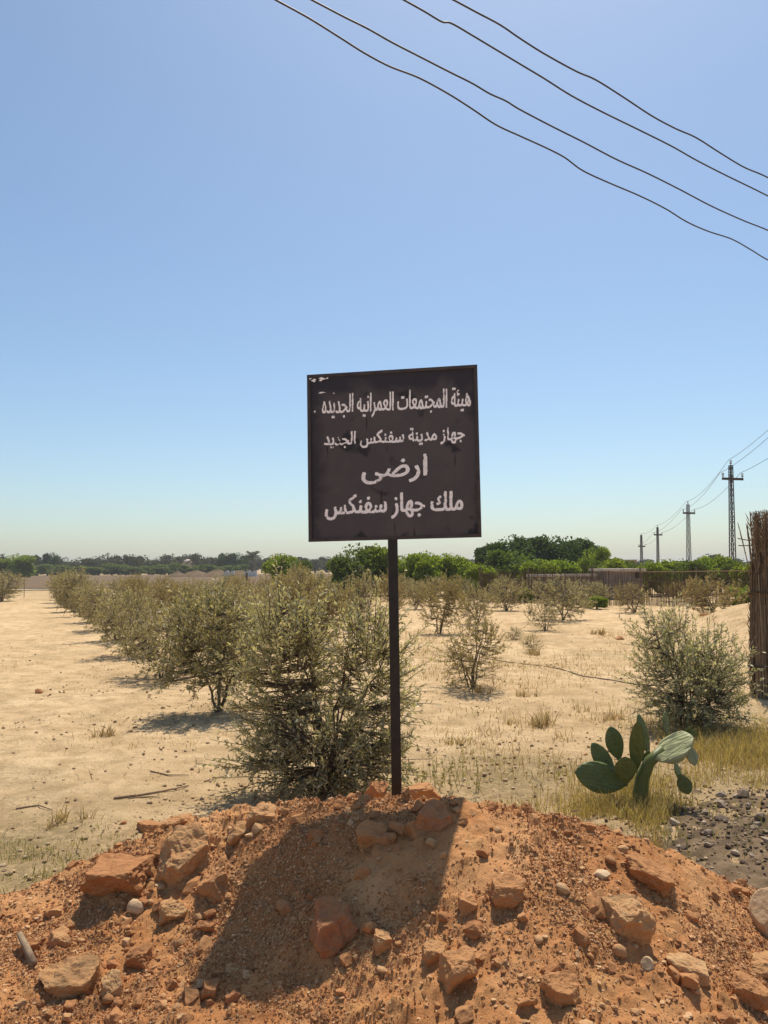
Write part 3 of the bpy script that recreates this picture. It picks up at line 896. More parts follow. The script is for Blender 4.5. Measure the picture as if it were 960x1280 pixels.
# ------------------------------------------------------------------ plants
def leaves(mb, P, D, L, W, rng, fold=0.25):
    """folded lance shaped leaves: base points P, directions D, lengths L, half widths W"""
    n = len(P)
    D = D / (np.linalg.norm(D, axis=1)[:, None] + 1e-9)
    r = rng.normal(size=(n, 3))
    S = np.cross(D, r); S /= np.linalg.norm(S, axis=1)[:, None] + 1e-9
    Nn = np.cross(S, D)
    mid = P + D * (L * 0.48)[:, None]
    V = np.stack([P, mid + S * W[:, None] + Nn * (W * fold)[:, None], P + D * L[:, None], mid - S * W[:, None] + Nn * (W * fold)[:, None]], 1)
    F = np.arange(n * 4).reshape(n, 4)
    T = np.concatenate([F[:, [0, 1, 2]], F[:, [0, 2, 3]]])
    mb.add(V.reshape(-1, 3), T)

def olive_meshes(rng, lobes, n_twigs, leaf_l, stems, leaf_mat, per_twig=22, twig_len=(0.14, 0.34), up=0.8, trunk_r=0.022, leaf_w=0.14, hollow=0.35):
    lobes = [(np.array(c, float), np.array(r, float)) for c, r in lobes]
    vol = np.array([np.prod(r) for c, r in lobes]); pick = rng.choice(len(lobes), n_twigs, p=vol / vol.sum())
    d = rng.normal(size=(n_twigs, 3)); d /= np.linalg.norm(d, axis=1)[:, None]
    rr = (hollow + (1 - hollow) * rng.random(n_twigs)) ** 0.55
    lum = 1 + 0.28 * fbm(d[:, 0] * 2.2 + pick * 7, d[:, 1] * 2.2, d[:, 2] * 2.2, oct=3, seed=int(rng.integers(999)))
    C = np.array([lobes[k][0] for k in pick]); Rd = np.array([lobes[k][1] for k in pick])
    S = C + d * (rr * lum)[:, None] * Rd * 0.86
    S[:, 2] = np.maximum(S[:, 2], 0.04 + 0.10 * rng.random(n_twigs))
    # trunk and stems
    tb = MB(); nodes = []
    for q in range(stems):
        c, r = lobes[q % len(lobes)]
        tip = c + rng.uniform(-0.5, 0.5, 3) * r; tip[2] = c[2] + r[2] * rng.uniform(0.3, 0.8)
        b0 = np.array([rng.normal() * 0.03, rng.normal() * 0.03, -0.08])
        t = np.linspace(0, 1, 9)[:, None]
        mid = np.array([b0[0] * 0.6 + tip[0] * 0.25, b0[1] * 0.6 + tip[1] * 0.25, tip[2] * 0.5])
        path = (1 - t) ** 2 * b0 + 2 * t * (1 - t) * mid + t ** 2 * tip + rng.normal(size=(9, 3)) * 0.012
        tube(tb, path, np.linspace(trunk_r, trunk_r * 0.25, 9) * rng.uniform(0.7, 1.1), 6)
        nodes.append(path)
    nodes = np.concatenate(nodes)
    cb = MB()
    upk = up * np.clip(0.15 + 1.15 * S[:, 2] / max(0.3, S[:, 2].max()), 0.15, 1.1)
    dirs = d * 0.75 + upk[:, None] * np.array([0, 0, 1.0]) + rng.normal(size=(n_twigs, 3)) * 0.35
    dirs /= np.linalg.norm(dirs, axis=1)[:, None]
    TL_ = rng.uniform(*twig_len, n_twigs)
    PP, DD = [], []
    for k in range(n_twigs):
        low = nodes[nodes[:, 2] < S[k, 2] + 0.1]
        nd = low if len(low) else nodes
        a = nd[np.argmin(np.sum((nd - S[k]) ** 2, 1) + 0.02 * rng.random(len(nd)))]
        e = S[k] + dirs[k] * TL_[k]
        bend = (a + S[k]) / 2 + np.array([0, 0, -0.05]) * np.linalg.norm(a - S[k]) + rng.normal(size=3) * 0.01
        tube(cb if False else tb, [a, bend, S[k], (S[k] + e) / 2, e], [0.006, 0.005, 0.0035, 0.0028, 0.0014], 3, cap=False)
        m = int(per_twig * rng.uniform(0.7, 1.25))
        t = rng.uniform(-0.25, 1.0, m)[:, None]
        PP.append(S[k] + dirs[k] * TL_[k] * t)
        rv = rng.normal(size=(m, 3)); rv -= (rv @ dirs[k])[:, None] * dirs[k]; rv /= np.linalg.norm(rv, axis=1)[:, None]
        DD.append(dirs[k] * rng.uniform(0.35, 1.0, (m, 1)) + rv * rng.uniform(0.45, 1.0, (m, 1)))
    PP = np.concatenate(PP); DD = np.concatenate(DD); m = len(PP)
    L = leaf_l * rng.uniform(0.6, 1.25, m)
    leaves(cb, PP, DD, L, L * leaf_w * rng.uniform(0.8, 1.2, m), rng)
    t_me = tb.mesh('trunk', True); t_me.materials.append(M['bark'])
    c_me = cb.mesh('crown'); c_me.materials.append(M[leaf_mat])
    return t_me, c_me

def plant(name, label, cat, meshes, loc, scale=(1, 1, 1), rz=0.0, group=None):
    e = empty(name, loc, rz); e.scale = scale
    obj_from('trunk', meshes[0], e); obj_from('crown', meshes[1], e)
    return tag(e, label, cat, group)

G_OL = 'olive shrubs planted across the field'
rng = np.random.default_rng(77)
# the big shrub behind the post
bx, by = -0.46, 6.0
front = olive_meshes(rng, [((-0.30, 0.0, 0.92), (0.40, 0.42, 0.66)), ((0.34, -0.02, 0.86), (0.31, 0.40, 0.64)), ((-0.02, -0.05, 0.27), (0.74, 0.5, 0.30))], 940, 0.046, 11, 'olivenear', per_twig=28, trunk_r=0.016, twig_len=(0.12, 0.38), hollow=0.25)
plant('olive_shrub', 'largest olive shrub right behind the sign post', 'olive shrub', front, (bx, by, gz(bx, by)), group=G_OL)
p = on_ground(273, 889)
v = olive_meshes(rng, [((-0.05, 0, 0.98), (0.62, 0.58, 0.40)), ((0.32, 0, 0.66), (0.40, 0.4, 0.33)), ((-0.36, 0, 0.55), (0.40, 0.4, 0.30)), ((0.05, 0, 0.42), (0.45, 0.4, 0.2))], 430, 0.060, 4, 'olive', per_twig=28, trunk_r=0.024)
plant('olive_shrub', 'olive shrub on a single thin trunk left of the largest shrub', 'olive shrub', v, p, group=G_OL)
p = on_ground(858, 908)
v = olive_meshes(rng, [((0.02, -0.05, 0.20), (0.62, 0.5, 0.24)), ((0.0, 0, 0.48), (0.60, 0.55, 0.42)), ((-0.30, 0.0, 0.95), (0.22, 0.25, 0.28)), ((0.30, 0, 0.62), (0.34, 0.4, 0.36)), ((-0.05, 0, 0.85), (0.28, 0.3, 0.32))], 560, 0.048, 9, 'olivenear', per_twig=26, twig_len=(0.14, 0.42), trunk_r=0.016)
plant('olive_shrub', 'dense low olive shrub behind the prickly pear', 'olive shrub', v, p, group=G_OL)

def generic(seed, leaf_mat, spread=1.0, tall=1.0, n=190, ll=0.058, low=True, per=26):
    r = np.random.default_rng(seed)
    lobes = [((r.uniform(-0.15, 0.15), r.uniform(-0.15, 0.15), 0.85 * tall), (0.62 * spread, 0.62 * spread, 0.55 * tall))]
    for _ in range(4):
        a = r.uniform(0, 2 * PI)
        lobes.append(((0.5 * spread * math.cos(a), 0.5 * spread * math.sin(a), r.uniform(0.45, 1.0) * tall), (r.uniform(0.3, 0.45) * spread, r.uniform(0.3, 0.45) * spread, r.uniform(0.28, 0.42) * tall)))
    if low: lobes.append(((0, 0, 0.36 * tall), (0.6 * spread, 0.6 * spread, 0.32 * tall)))
    return olive_meshes(r, lobes, n, ll, 5, leaf_mat, per_twig=per, trunk_r=0.022, leaf_w=0.15)
VAR = [generic(501, 'olive', n=340), generic(502, 'olive', 1.05, 0.95, n=320), generic(503, 'olive', 0.95, 1.05, n=340), generic(504, 'olivedry', 1.0, 0.95, n=280), generic(505, 'olive', 1.1, 1.0, n=340)]
SPARSE = [generic(511, 'olivedry', 0.85, 0.95, 230, 0.05, True, 24), generic(512, 'olive', 0.85, 0.95, 190, 0.05, True, 20)]
ROWS = [
    ('outermost row beside the bare track', [(-3.55, 12.4), (-5.1, 15.6), (-6.5, 18.8), (-8.0, 22), (-9.5, 25), (-11.1, 28.2), (-12.7, 31.6), (-14.4, 35), (-16.1, 39), (-18, 43), (-19.6, 47.5)]),
    ('second row from the bare track', [(-2.75, 13.6), (-3.5, 17.4), (-4.6, 20.4), (-5.9, 23.4), (-7.4, 26.8), (-9.0, 30.2), (-10.6, 33.8), (-12.3, 37.6), (-14.0, 41.6), (-15.8, 46)]),
    ('third row from the bare track', [(-1.5, 17.0), (-2.6, 20.4), (-3.9, 24), (-5.2, 27.4), (-6.9, 31), (-8.6, 35), (-10.4, 39.2), (-12.2, 43.5)]),
    ('fourth row from the bare track', [(-0.75, 22.4), (-2.0, 26.0), (-3.6, 30.5), (-5.2, 34.6), (-7.0, 38.8), (-8.8, 43.4)]),
    ('fifth row from the bare track', [(0.35, 27.5), (-1.3, 32.5), (-2.9, 37.4), (-4.7, 42)]),
]
ORD = ['nearest', 'second', 'third', 'fourth', 'fifth', 'sixth', 'seventh', 'eighth', 'ninth', 'tenth', 'farthest']
rng = np.random.default_rng(8)
q = 0
for rname, spots in ROWS:
    spots = [sp for q_, sp in enumerate(spots) if q_ in (0, len(spots) - 1) or rng.random() > 0.04]
    for k, (x, y) in enumerate(spots):
        s = rng.uniform(0.9, 1.12) * (1.0 if y < 30 else 1.05)
        word = 'farthest' if k == len(spots) - 1 else (ORD[k] + ' from the front' if k else 'nearest')
        plant('olive_shrub', f'dusty olive shrub, {word} in the {rname}', 'olive shrub', VAR[int(rng.integers(len(VAR)))], (x, y, gz(x, y) - 0.02), (s * rng.uniform(0.76, 1.12), s * rng.uniform(0.76, 1.12), s * rng.uniform(0.80, 1.12)), rng.uniform(0, 6.28), G_OL)
        q += 1
# shrubs dotted over the sandy right half: px, base py, width m, height m, set, label
RIGHT = [
    (590, 862, 0.95, 1.02, SPARSE[0], 'half bare olive shrub with a forked trunk right of the sign post'),
    (549, 792, 0.95, 1.55, VAR[3], 'tall brownish olive shrub behind the forked one'),
    (597, 779, 0.9, 1.25, VAR[1], 'rounded olive shrub between the brown shrub and the fence'),
    (633, 764, 1.2, 1.35, VAR[0], 'olive shrub standing before the near end of the reed fence'),
    (520, 762, 0.9, 1.2, VAR[2], 'small olive shrub just right of the post at mid distance'),
    (668, 816, 0.42, 0.42, SPARSE[1], 'knee high olive sprout in the open sand'),
    (682, 789, 0.95, 0.98, SPARSE[1], 'thin see-through olive sapling beside the fuller round shrub'),
    (704, 775, 1.3, 1.35, VAR[4], 'full round olive shrub in the middle of the right field'),
    (792, 766, 1.3, 1.15, SPARSE[0], 'dry pale olive shrub in front of the reed fence middle'),
    (832, 800, 0.8, 0.75, SPARSE[1], 'yellowish olive top rising behind the dense low shrub'),
    (895, 774, 1.45, 1.35, VAR[3], 'broad tan olive shrub below the tallest pylon'),
    (612, 746, 1.2, 1.3, VAR[2], 'far olive shrub beside the thatched heap'),
    (575, 748, 1.2, 1.2, VAR[1], 'far olive shrub beneath the bright green hedge'),
    (845, 752, 1.2, 1.0, VAR[3], 'small tan olive shrub against the reed fence'),
    (505, 748, 1.3, 1.3, VAR[0], 'low olive shrub half hidden by the sign post'),
    (540, 752, 1.3, 1.25, VAR[4], 'grey olive shrub left of the brownish tall one'),
    (655, 750, 1.3, 1.2, VAR[1], 'olive shrub between the thatched heap and the fence'),
    (740, 758, 1.3, 1.1, VAR[2], 'olive shrub at the fence foot right of the full round one'),
    (600, 738, 1.5, 1.4, VAR[4], 'farthest olive shrub left of the thatched heap'),
    (558, 738, 1.5, 1.4, VAR[0], 'farthest olive shrub right of the sign post'),
    (640, 800, 0.5, 0.35, SPARSE[1], 'ankle high olive sprout left of the knee high one'),
    (2, 752, 1.9, 1.6, VAR[0], 'olive shrub cut by the left edge across the track'),
    (-14, 742, 1.9, 1.6, VAR[2], 'olive shrub farther back across the track at the left edge'),
]
for px, py, w, h, me, label in RIGHT:
    p = on_ground(px, py)
    s = h / 1.42
    plant('olive_shrub', label, 'olive shrub', me, (p.x, p.y, p.z - 0.02), (w / 1.2, w / 1.2, s), rng.uniform(0, 6.28), G_OL)

# --- crowns for the trees and hedges farther off
def crown_meshes(seed, mat, leaf, n, lobes, trunk_h=0.4, trunk_r=0.05, aspect=0.5):
    r = np.random.default_rng(seed)
    mb = MB(); per = n // len(lobes)
    for c, rd in lobes:
        d = r.normal(size=(per, 3)); d /= np.linalg.norm(d, axis=1)[:, None]
        rr = r.random(per) ** 0.33
        bumpy = 1 + 0.30 * fbm(d[:, 0] * 3 + c[0] * 9, d[:, 1] * 3, d[:, 2] * 3 + c[2] * 5, oct=3, seed=seed)
        P = np.array(c) + d * (rr * bumpy)[:, None] * np.array(rd)
        L = leaf * r.uniform(0.5, 1.3, per)
        leaves(mb, P, d * 0.5 + r.normal(size=(per, 3)), L, L * aspect * r.uniform(0.7, 1.2, per), r)
    tb = MB()
    tube(tb, [(0, 0, -0.05), (0.02, 0, trunk_h * 0.5), (0, 0.02, trunk_h)], [trunk_r, trunk_r * 0.8, trunk_r * 0.6], 6)
    for c, rd in lobes:
        tube(tb, [(0, 0.01, trunk_h * 0.85), tuple(np.array(c) * 0.6 + np.array([0, 0, trunk_h * 0.3])), tuple(c)], [trunk_r * 0.6, trunk_r * 0.4, trunk_r * 0.15], 5, cap=False)
    t = tb.mesh('trunk', True); t.materials.append(M['bark'])
    c = mb.mesh('crown'); c.materials.append(M[mat])
    return t, c
def lob(seed, k, flat=1.0, low=0.25):
    r = np.random.default_rng(seed); out = [((0, 0, 0.58), (0.36, 0.36, 0.36 * flat))]
    for _ in range(k):
        a = r.uniform(0, 6.28); z = r.uniform(low, 0.82)
        out.append(((0.30 * math.cos(a), 0.30 * math.sin(a), z), (r.uniform(0.14, 0.24), r.uniform(0.14, 0.24), r.uniform(0.12, 0.2))))
    return out                                         # unit tree: 1 high, about 1 wide
DARKT = [crown_meshes(600 + k, 'dark', 0.048, 11000, lob(600 + k, 10), 0.35) for k in range(3)]
BRT = [crown_meshes(620 + k, 'bright', 0.048, 11000, lob(620 + k, 9, low=0.12), 0.3) for k in range(3)]
MIDT = [crown_meshes(640 + k, 'mid', 0.048, 10000, lob(640 + k, 9, low=0.12), 0.3) for k in range(3)]
FART = [crown_meshes(660 + k, 'far', 0.07, 3000, lob(660 + k, 8), 0.35) for k in range(4)]
FARM = [crown_meshes(680 + k, 'mid', 0.07, 3000, lob(680 + k, 8, low=0.1), 0.3) for k in range(2)]

def tree(name, label, cat, me, px, top, D, w, group=None, base=0.0):
    """a tree at distance D whose crown top stands at photo height `top`"""
    x = xat(px, D); h = (at(px, top, D).z - base) * 1.10
    return plant(name, label, cat, me, (x, D, base), (w, w, h), rng.uniform(0, 6.28), group)

GD = 'dark trees beyond the reed fence'
for k, (px, top, D, w) in enumerate([(620, 679, 62, 3.8), (643, 672, 60, 4.6), (668, 675, 64, 4.2), (690, 671, 62, 4.6), (713, 674, 60, 4.2), (730, 679, 63, 3.4)]):
    tree('shade_tree', f"dense dark green tree, {['leftmost', 'second', 'third', 'fourth', 'fifth', 'rightmost'][k]} of the dark clump right of the sign", 'tree', DARKT[k % 3], px, top, D, w, GD)
tree('green_tree', 'lighter green tree at the right end of the dark clump', 'tree', BRT[0], 742, 686, 57, 2.4)
tree('green_tree', 'mid green tree low in front of the dark clump', 'tree', MIDT[0], 645, 691, 48, 4.0)
tree('green_tree', 'bushy dark and bright green tree just left of the sign post', 'tree', MIDT[1], 447, 682, 46, 3.6)
tree('green_tree', 'bright green bush behind the left half of the sign foot', 'tree', BRT[1], 470, 684, 47, 2.8)
tree('green_bush', 'single round bright green bush left of the sign', 'bush', BRT[2], 350, 693, 60, 2.9)
tree('green_bush', 'darker low bush at the foot of the round bright bush', 'bush', MIDT[2], 372, 702, 58, 2.4)
for k, (px, top, D, w, me, lb) in enumerate([
    (512, 694, 46, 2.6, BRT[0], 'first bright hedge bush right of the sign post'),
    (535, 692, 45, 2.6, BRT[1], 'second bright hedge bush right of the sign post'),
    (560, 693, 46, 2.6, BRT[2], 'third bright hedge bush right of the sign post'),
    (585, 702, 45, 2.4, BRT[0], 'lower yellowish hedge bush before the dark clump'),
    (603, 706, 42, 2.0, BRT[1], 'smallest hedge bush left of the dark clump'),
    (675, 700, 45, 2.6, BRT[2], 'bright bush under the middle of the dark clump'),
    (705, 700, 46, 2.6, BRT[1], 'bright bush under the right part of the dark clump'),
    (765, 700, 44, 2.6, BRT[0], 'bright bush behind the little grey shed'),
    (790, 704, 46, 2.4, MIDT[0], 'bush right of the little grey shed roof'),
    (812, 703, 43, 2.2, BRT[1], 'bright bush below the two distant pylons'),
    (833, 700, 45, 2.2, BRT[2], 'bright bush left of the second pylon'),
    (858, 700, 43, 2.2, MIDT[1], 'dark bush at the foot of the second pylon'),
    (880, 698, 45, 2.4, BRT[0], 'bright bush between the two nearer pylons'),
    (900, 696, 46, 2.4, BRT[1], 'bright bush just left of the tallest pylon'),
    (922, 702, 42, 2.0, MIDT[2], 'dark bush at the foot of the tallest pylon'),
    (938, 706, 36, 1.8, BRT[2], 'bright bush beside the palm stalk bundle'),
    (934, 734, 30, 1.6, BRT[1], 'green shrub in front of the fence by the palm stalk bundle'),
    (958, 700, 44, 2.6, MIDT[0], 'bush behind the palm stalk bundle'),
    (655, 735, 36, 1.0, BRT[0], 'small green weed shrub at the near end of the fence'),
    (745, 745, 31, 0.9, BRT[1], 'small green shrub growing at the fence foot')]):
    tree('hedge_bush', lb, 'bush', me, px, top, D, w, 'green bushes along the reed fence')
# hazy lines of trees along the horizon
rng = np.random.default_rng(31)
for k in range(44):
    px = -30 + k * 10.6 + rng.uniform(-5, 5)
    tree('horizon_tree', 'grey green tree in the hazy line along the left horizon', 'tree', FART[int(rng.integers(4))], px, rng.uniform(693, 702), rng.uniform(205, 250), rng.uniform(5, 8), 'trees along the left horizon')
for k in range(26):
    px = -20 + k * 13 + rng.uniform(-5, 5)
    tree('field_hedge', 'low dark green bush in the line at the far edge of the ploughed field', 'bush', FARM[int(rng.integers(2))], px, rng.uniform(705, 709.5), rng.uniform(186, 196), rng.uniform(5, 8), 'bushes at the far edge of the ploughed field')
for px, top, w, lb in ((-2, 699, 6.5, 'left cut-off bright tree at the edge of the ploughed field'), (20, 694, 7.0, 'tall bright green tree at the far left field edge'), (28, 705, 4.5, 'low yellow green bush under the tall far left tree')):
    tree('green_tree', lb, 'tree', BRT[1], px, top, 150, w)
for px, top, w, lb in ((283, 692, 6, 'left of two dark rounded trees beside the far palm'), (297, 692, 6, 'right of two dark rounded trees beside the far palm'), (66, 692, 5, 'dark pointed tree standing above the left horizon line')):
    tree('horizon_tree', lb, 'tree', DARKT[1], px, top, 200, w)
for k in range(46):
    px = 395 + k * 13 + rng.uniform(-6, 6)
    tree('horizon_tree', 'grey green tree in the hazy line along the right horizon', 'tree', FART[int(rng.integers(4))], px, rng.uniform(699, 704), rng.uniform(230, 290), rng.uniform(7, 11), 'trees along the right horizon')
tree('horizon_tree', 'rounded grey tree on the horizon between the two nearer pylons', 'tree', FART[1], 885, 694, 180, 7)

# date palms on the horizon
def palm(label, px, top, D, spread):
    x = xat(px, D); h = at(px, top, D).z
    e = empty('date_palm', (x, D, 0))
    tb = MB(); th = h * 0.72
    tube(tb, [(0, 0, -0.1), (0.05, 0, th * 0.5), (0, 0, th)], [0.28, 0.22, 0.22], 8); tb.obj('trunk', M['palmtrunk'], e, True)
    r = np.random.default_rng(int(px)); cb = MB(); P, Dd = [], []
    for q in range(26):
        a = q * 2.4 + r.uniform(-0.2, 0.2); el = r.uniform(-0.35, 1.3); Lg = spread * r.uniform(0.8, 1.1)
        t = np.linspace(0, 1, 14)
        hr = Lg * t * math.cos(el * 0.8); z = th + Lg * (t * math.sin(max(el, 0.1)) - 0.55 * t ** 2 * (1.1 - 0.4 * math.sin(el)))
        path = np.stack([hr * math.cos(a), hr * math.sin(a), z], -1)
        tube(cb, path, np.linspace(0.05, 0.015, 14), 3, cap=False)
        side = np.array([-math.sin(a), math.cos(a), 0])
        for s in (-1, 1):
            for w in range(2, 14):
                P.append(path[w]); Dd.append(side * s * 0.8 + np.array([math.cos(a) * 0.5, math.sin(a) * 0.5, -0.35]))
    n = len(P); L = np.full(n, spread * 0.24)
    leaves(cb, np.array(P), np.array(Dd), L, L * 0.12, r)
    cb.obj('crown', M['far'], e)
    tag(e, label, 'palm', 'date palms on the far left horizon')
palm('tallest date palm on the left horizon beside the round dark trees', 316, 687, 190, 2.6)
palm('date palm standing just right of the little domed house', 243, 692, 200, 2.3)
palm('date palm standing just left of the little domed house', 224, 693, 205, 2.0)

# ------------------------------------------------------------------ prickly pear
def m_cactus():
    m, nt, p, out = new_mat('prickly pear skin')
    co = coords(nt)
    n1 = noise(nt, co, 3.0, 4, 0.6)
    c = ramp(nt, n1, [(0.3, (0.080, 0.105, 0.018)), (0.7, (0.130, 0.155, 0.030))])
    vo = nt.nodes.new('ShaderNodeTexVoronoi'); vo.inputs['Scale'].default_value = 7.5; vo.inputs['Randomness'].default_value = 0.45
    nt.links.new(co, vo.inputs['Vector'])
    c = mix(nt, ramp(nt, vo.outputs['Distance'], [(0.06, 0.9), (0.12, 0.0)]), c, (0.22, 0.20, 0.11))
    nt.links.new(c, p.inputs['Base Color'])
    p.inputs['Roughness'].default_value = 0.5
    nt.links.new(bump(nt, vo.outputs['Distance'], 0.25, 0.05), p.inputs['Normal'])
    return m
def m_cactus_pale():
    m, nt, p, out = new_mat('shrivelled pale pad')
    co = coords(nt)
    mp = N(nt, 'ShaderNodeMapping'); mp.inputs['Scale'].default_value = (9, 9, 1.6)
    nt.links.new(co, mp.inputs[0])
    w = noise(nt, mp.outputs[0], 1.0, 3, 0.5, 0.5)
    nt.links.new(ramp(nt, w, [(0.35, (0.27, 0.28, 0.12)), (0.65, (0.38, 0.38, 0.19))]), p.inputs['Base Color'])
    p.inputs['Roughness'].default_value = 0.55
    nt.links.new(bump(nt, w, 0.6, 0.05), p.inputs['Normal'])
    return m
M['cactus'] = m_cactus(); M['cactuspale'] = m_cactus_pale()

def pad_mesh(seed, mat, thick=0.13, wrinkle=0.0):
    r = np.random.default_rng(seed); nt_, ns = 20, 24
    t = np.linspace(0, 1, nt_); a = np.arange(ns) / ns * 2 * PI
    hw = 0.5 * np.sin(PI * np.clip(t, 0, 1) ** 1.12) ** 0.62; hw[0] = 0.10; hw[-1] = 0.02
    z = t.copy()
    V = []
    for q in range(nt_):
        th = thick * 0.5 * (hw[q] / 0.5) ** 0.7
        for ang in a:
            c, s = math.cos(ang), math.sin(ang)
            x = hw[q] * np.sign(c) * abs(c) ** 0.85; y = th * np.sign(s) * abs(s) ** 0.8
            y += 0.03 * math.sin(3 * z[q] + seed) + wrinkle * 0.05 * math.sin(x * 26 + 2 * z[q] + seed) * hw[q]
            V.append((x, y, z[q]))
    mb = MB(); i = np.arange(nt_ - 1)[:, None]; j = np.arange(ns)[None, :]; k = (j + 1) % ns
    mb.add(V, np.stack([i * ns + j, i * ns + k, (i + 1) * ns + k, (i + 1) * ns + j], -1).reshape(-1, 4))
    mb.t.append(np.array([[(nt_ - 1) * ns, (nt_ - 1) * ns + q, (nt_ - 1) * ns + q + 1] for q in range(1, ns - 1)]))
    me = mb.mesh('pad', True); me.materials.append(mat)
    return me
CD = 5.75
cbase = at(799, 1000, CD); cz = gz(cbase.x, CD)
CACT = empty('prickly_pear', (cbase.x, CD, cz))
# base px, tip px, width px, depth offset at base and tip, facing (x, y, z), material, length factor
PADS = [
    ((784, 979), (719, 965), 31, 0.02, -0.10, (0.1, -1, 0.35), 'cactus'),
    ((770, 972), (739, 929), 21, 0.06, 0.05, (0.5, -1, 0.2), 'cactus'),
    ((775, 950), (762, 908), 22, 0.10, 0.12, (0.2, -1, 0.1), 'cactus'),
    ((783, 979), (781, 946), 24, -0.06, -0.10, (-0.1, -1, 0.1), 'cactus'),
    ((794, 966), (798, 901), 15, -0.02, -0.06, (-0.5, -0.85, 0.1), 'cactus'),
    ((812, 944), (797, 892), 15, 0.10, 0.12, (0.6, -0.8, 0.1), 'cactus'),
    ((834, 924), (832, 888), 14, 0.22, 0.28, (0.9, -0.8, 0.1), 'cactus'),
    ((816, 946), (867, 922), 33, -0.02, -0.16, (0.1, -0.6, 1.0), 'cactuspale'),
    ((862, 932), (868, 957), 14, -0.12, -0.16, (0.3, -1, 0.2), 'cactuspale'),
    ((843, 950), (852, 977), 11, 0.04, 0.0, (0.7, -0.7, 0.1), 'cactus'),
    ((850, 968), (861, 993), 16, 0.0, -0.03, (-0.2, -1, 0.0), 'cactus'),
    ((858, 922), (864, 908), 9, -0.05, -0.05, (0.2, -1, 0.0), 'cactus'),
    ((864, 922), (871, 912), 8, -0.07, -0.07, (0.2, -1, 0.0), 'cactus'),
    ((804, 957), (812, 938), 10, 0.03, 0.05, (0.5, -1, 0.1), 'cactus'),
]
PM = {m: [pad_mesh(700 + k, M[m], 0.13 if m == 'cactus' else 0.16, 0.0 if m == 'cactus' else 1.0) for k in range(3)] for m in ('cactus', 'cactuspale')}
SPM = bpy.data.meshes.new('spines')
sv, sf = [], []
srng = np.random.default_rng(4)
for row in range(2, 11):
    zz = row / 12.0; hwz = 0.5 * math.sin(PI * zz ** 1.12) ** 0.62
    for cc in np.arange(-3, 4) * 0.15 + (0.075 if row % 2 else 0):
        if abs(cc) > hwz * 0.9: continue
        for sg in (-1, 1):
            for _ in range(3):
                b0 = np.array([cc, sg * 0.055, zz]); dd = np.array([srng.normal() * 0.02, sg * 0.05, srng.normal() * 0.02]); k0 = len(sv)
                sv += [tuple(b0 + np.array([0.0035, 0, 0])), tuple(b0 - np.array([0.0035, 0, 0])), tuple(b0 + dd)]; sf.append((k0, k0 + 1, k0 + 2))
SPM.from_pydata(sv, [], sf); SPM.update(); SPM.materials.append(M['stick'])
for k, (b, t, w, db, dt, nrm, mt) in enumerate(PADS):
    B, T = at(*b, CD + db), at(*t, CD + dt)
    ax = T - B; Lg = ax.length; ax.normalize()
    nv = Vector(nrm); nv = (nv - ax * nv.dot(ax)).normalized(); sx = nv.cross(ax)
    W = w * CD / F_PX / 0.93
    fore = max(0.75, abs(nv.normalized().dot(Vector((0, -1, 0)))))
    W = W / fore
    R = Matrix((sx, nv, ax)).transposed().to_4x4()
    o = link(bpy.data.objects.new('pad', PM[mt][k % 3])); o.parent = CACT
    o.matrix_local = Matrix.Translation(B - CACT.location) @ R @ Matrix.Diagonal((W, min(W, Lg) * 1.0, Lg, 1))
    if w > 12:
        sp_ = link(bpy.data.objects.new('spines', SPM)); sp_.parent = o; sp_['kind'] = 'stuff'
    if mt == 'cactuspale': o['label'] = 'pale shrivelled pad drooping in the sun'
mb = MB()
tube(mb, [tuple(at(*q, CD + d) - CACT.location) for q, d in (((800, 1024), 0.0), ((800, 996), 0.0), ((803, 972), 0.0), ((812, 952), -0.01), ((830, 936), -0.03))], [0.060, 0.058, 0.050, 0.042, 0.034], 12)
mb.obj('stem', M['cactus'], CACT, True)
tag(CACT, 'prickly pear cactus with flat green pads beside the mound', 'cactus')

# ------------------------------------------------------------------ grass
def blades(mb, P, H, rng, lean=0.35, w=0.0022):
    n = len(P); a = rng.uniform(0, 2 * PI, n); l = np.abs(rng.normal(size=n)) * lean
    d = np.stack([np.cos(a) * l, np.sin(a) * l, np.ones(n)], -1); d /= np.linalg.norm(d, axis=1)[:, None]
    b2 = rng.uniform(0, 2 * PI, n); S = np.stack([np.cos(b2), np.sin(b2), np.zeros(n)], -1) * (w * rng.uniform(0.7, 1.5, n))[:, None]
    mid = P + d * (H * 0.55)[:, None]
    d2 = d + np.stack([np.cos(a), np.sin(a), -0.3 * np.ones(n)], -1) * rng.uniform(0, 0.7, n)[:, None]
    tip = mid + d2 / np.linalg.norm(d2, axis=1)[:, None] * (H * 0.45)[:, None]
    V = np.stack([P - S, P + S, mid + S * 0.8, mid - S * 0.8, tip], 1).reshape(-1, 3)
    F = np.arange(n)[:, None] * 5
    mb.add(V, F + np.array([[0, 1, 2, 3]]))
    mb.t.append(F + np.array([[3, 2, 4]]) + (mb.n - len(V)))
rng = np.random.default_rng(91)
def meadow(name, label, mat, n, xr, yr, hr, dens, w=0.0022, lean=0.4):
    x = rng.uniform(*xr, n * 4); y = rng.uniform(*yr, n * 4)
    k = rng.random(n * 4) < dens(x, y); x, y = x[k][:n], y[k][:n]
    mb = MB(); P = np.stack([x, y, np.maximum(ground_z(x, y), patch_z(x, y) if xr[1] > 1.5 else -9) - 0.005], -1)
    blades(mb, P, rng.uniform(*hr, len(x)) * (0.6 + 0.5 * rng.random(len(x))), rng, lean, w)
    return tag(mb.obj(name, M[mat]), label, 'grass', kind='stuff')
def off_patch(x, y): return 1 - 0.93 * (((x - 3.0) / 1.2) ** 2 + ((y - 5.1) / 0.62) ** 2 < 1.0)
